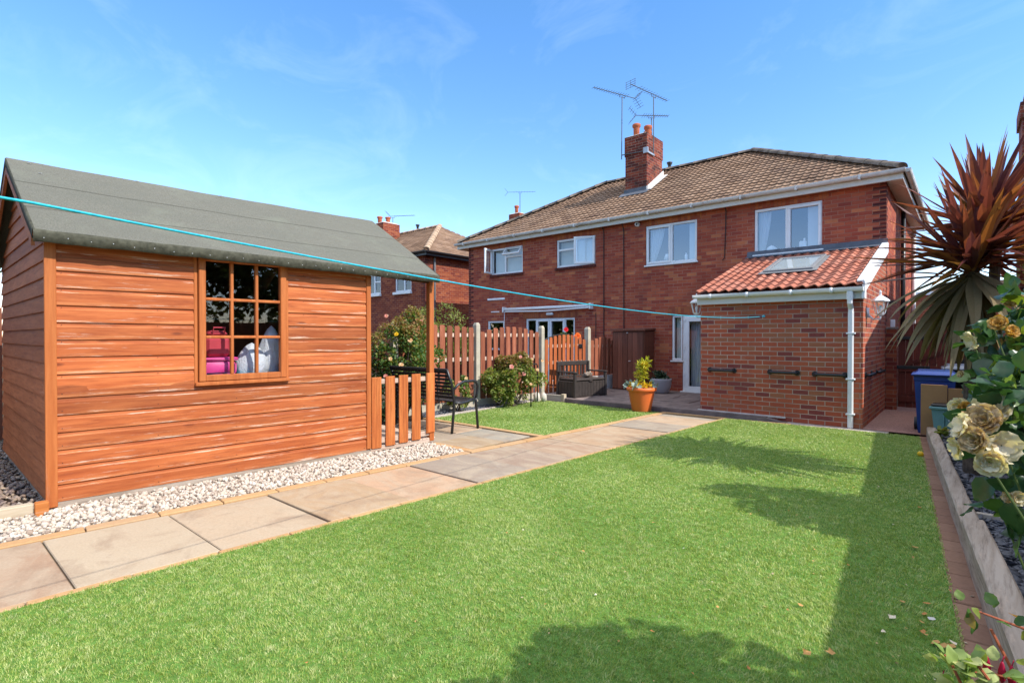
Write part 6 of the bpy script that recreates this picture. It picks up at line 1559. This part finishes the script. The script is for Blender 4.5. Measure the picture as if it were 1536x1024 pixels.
aerial('small television aerial on the left house chimney', (-19.2, 14.0, 6.2), (-19.2, 14.0, 6.62), (.85, .52, 0), .12, 1.0, 9, 'vee', el=.10)

# ------------------------------------------------------------------ washing line
A = HF @ Vector((-2.545, Ye - .06, 1.690)); S = Vector((-1.958, .106, 1.735))
Pst = S + (S - A).normalized() * 2.4
ln = thing('washing_line', 'turquoise washing line stretched from the extension wall past the shed', 'washing line', tuple(A), frame=I4)
pp_ = []; n = 60
for i in range(n + 1):
    t = i / n; p = Pst.lerp(A, t); u_ = max(0, (p - S).dot(A - S) / (A - S).length_squared); p.z -= .125 * 4 * u_ * (1 - u_); pp_.append(p)
zoff = .0
b = MB(); b.tube(pp_, .0040, 8); b.build('rope', M['rope'], ln, True)
b = MB(); b.tube([A, A + Vector((.03, 0, 0))], .012, 8); hk = HF @ Vector((-2.515, Ye, 1.70)); b.tube([hk, hk + Vector((0, -.05, 0)), hk + Vector((0, -.07, .015)), hk + Vector((.02, -.07, -.02)), A + Vector((.025, 0, 0))], .006, 8); b.build('hook', M['cyan_plastic'], ln)
b = MB(); b.tube([(Pst.x, Pst.y, 0), (Pst.x, Pst.y, Pst.z + .12)], .04, 12); b.lathe([(.045, 0), (.045, .03), (.01, .05)], 12, (Pst.x, Pst.y, Pst.z + .12)); tag(b.build('clothes_post', M['galv'], None), 'metal post holding the near end of the washing line, outside the frame', 'post')

# ------------------------------------------------------------------ litter and small things on the ground
pet = []
for kx in range(5):
    rg = np.random.default_rng(40 + kx); V = LT[0].copy(); V[:, 0] *= rg.uniform(.8, 1.6); V[:, 1] -= .5; V += rg.normal(0, .10, V.shape); V[:, 2] = np.abs(V[:, 2]) * .9 + .05
    me = bpy.data.meshes.new('fallen_petal'); me.from_pydata([tuple(p) for p in V], [], [tuple(int(q) for q in f) for fs in LT[1] for f in fs]); pet.append(me)
PM = []
for nm, c in (('petal_tan', (.47, .26, .09)), ('petal_cream_fallen', (.66, .56, .40)), ('petal_brown', (.42, .19, .06)), ('petal_white', (.55, .52, .46))): PM.append(plain(nm, c, .8, .2, var=.2, scale=40))
spots = [(-.361, 4.185, .055, 0), (-.327, 3.282, .045, 0), (-.239, 3.346, .04, 2), (-.349, 3.068, .05, 1), (-.36, 2.89, .05, 1), (-.209, 3.173, .045, 3), (-.236, 3.212, .035, 2), (-.241, 3.112, .035, 0), (-.228, 3.011, .04, 2), (-.217, 2.993, .03, 0),
         (-.175, 2.942, .05, 0), (-.15, 2.93, .055, 0), (-.121, 2.992, .04, 1), (-.126, 2.954, .05, 0), (-.083, 3.061, .035, 1), (-.074, 3.635, .03, 1), (-.136, 3.54, .03, 1), (-1.588, 6.365, .05, 2), (-2.444, 2.604, .035, 2), (-2.46, 2.655, .03, 0), (-1.802, 3.47, .03, 0), (-2.103, 6.841, .04, 2), (-1.886, 2.712, .025, 0), (-.576, 2.476, .05, 0), (-2.075, 1.006, .03, 2), (-1.138, 2.182, .03, 2), (-.705, 2.899, .035, 0), (-.118, 2.835, .04, 2), (-.5, 2.55, .05, 0), (-.62, 3.6, .03, 2), (-1.0, 2.6, .025, 0), (-.16, 3.6, .03, 2), (-.2, 4.9, .03, 0), (-.42, 5.2, .035, 2), (-.72, 2.2, .035, 2), (-1.5, 4.6, .03, 0)]
names = ('curled tan rose petal fallen on the lawn near the brick border', 'pale cream rose petal fallen beside the taller sleeper', 'dry brown leaf fallen on the green lawn', 'white rose petal fallen on the lawn near the brick border')
groups = ('fallen tan petals', 'fallen cream petals', 'fallen brown leaves', 'fallen white petals')
for i, (x, y, s_, c) in enumerate(spots):
    me = pet[i % 5].copy(); me.materials.append(PM[c]); o = bpy.data.objects.new('fallen_petal' if c != 2 else 'fallen_leaf', me); COL.objects.link(o)
    o.location = (x, y, .018 if x < LR(y) else .004); o.scale = (s_ * .62,) * 3; o.rotation_euler = (random.uniform(-.3, .3), random.uniform(-.3, .3), random.uniform(0, 6.3))
    tag(o, names[c], 'petal' if c != 2 else 'leaf', groups[c] if c != 3 else None)
b = MB(); b.lathe([(.002, -.031)] + [(.031 * math.cos(a), .031 * math.sin(a)) for a in [(-1.3 + 2.6 * i / 10) for i in range(11)]] + [(.002, .031)], 20, (-.60, 7.50, .032)); plain('ball_yellow', (.75, .45, .01), .5, .4, var=.05); tag(b.build('ball', M['ball_yellow'], None, True), 'small yellow ball on the brick border beside the lower sleeper', 'ball')
wd = thing('weed', 'small green weed growing in the slate at the far end of the bed', 'weed', (-.46, 8.45, .08)); foliage('leaves', np.array([(0, 0, .04), (.01, .02, .08)]), 70, .05, M['leaf_yellowgreen'], wd, .05, .8)
# red and orange flowers just beyond the gate
nf = thing('flowering_plant', 'plant with red and orange flowers showing over the picket gate', 'plant', (-7.75, 10.15, 0), frame=I4)
stems(nf, (-7.75, 10.15, 0), [(-7.55, 10.15, 1.5), (-7.5, 10.3, 1.35)], .01); foliage('leaves', np.array([(-7.6, 10.15, 1.35), (-7.62, 10.25, 1.2)]), 160, .06, M['leaf_rose'], nf, .12)
plain('flower_red', (.6, .01, .02), .6, .3); plain('flower_orange', (.85, .16, .02), .6, .3)
flower(nf, (-7.5, 10.05, 1.53), .05, M['flower_red'], (.7, -.6, .3)); flower(nf, (-7.33, 10.28, 1.37), .075, M['flower_orange'], (.8, -.6, .2))

# tiny leaf fragments on the turf
n_ = 260; yv = RNG.uniform(1.5, 8.5, n_); tv_ = RNG.uniform(0, 1, n_) ** .35; xv = PR(yv) + (LR(yv) - PR(yv)) * tv_
P_ = np.stack([xv, yv, np.full(n_, .014)], 1); D_ = dirs(n_, .1); D_[:, 2] *= .2; D_ /= np.linalg.norm(D_, axis=1, keepdims=True)
struct(scatter('leaf_litter', LT[0], LT[1], P_, leaf_rot(D_, 2.), RNG.uniform(.007, .017, n_), M['litter']), 'stuff')

# belt of garden trees behind the camera, seen only as reflections in the windows
tl = foliage('treeline', np.concatenate([blobs((x, -14 + 3 * math.sin(x), 2.6), (3.2, 2., 2.8), 16, .4) for x in range(-44, 26, 4)]), 9000, .62, M['leaf_tree'], None, 1.25)
struct(tl, 'stuff')
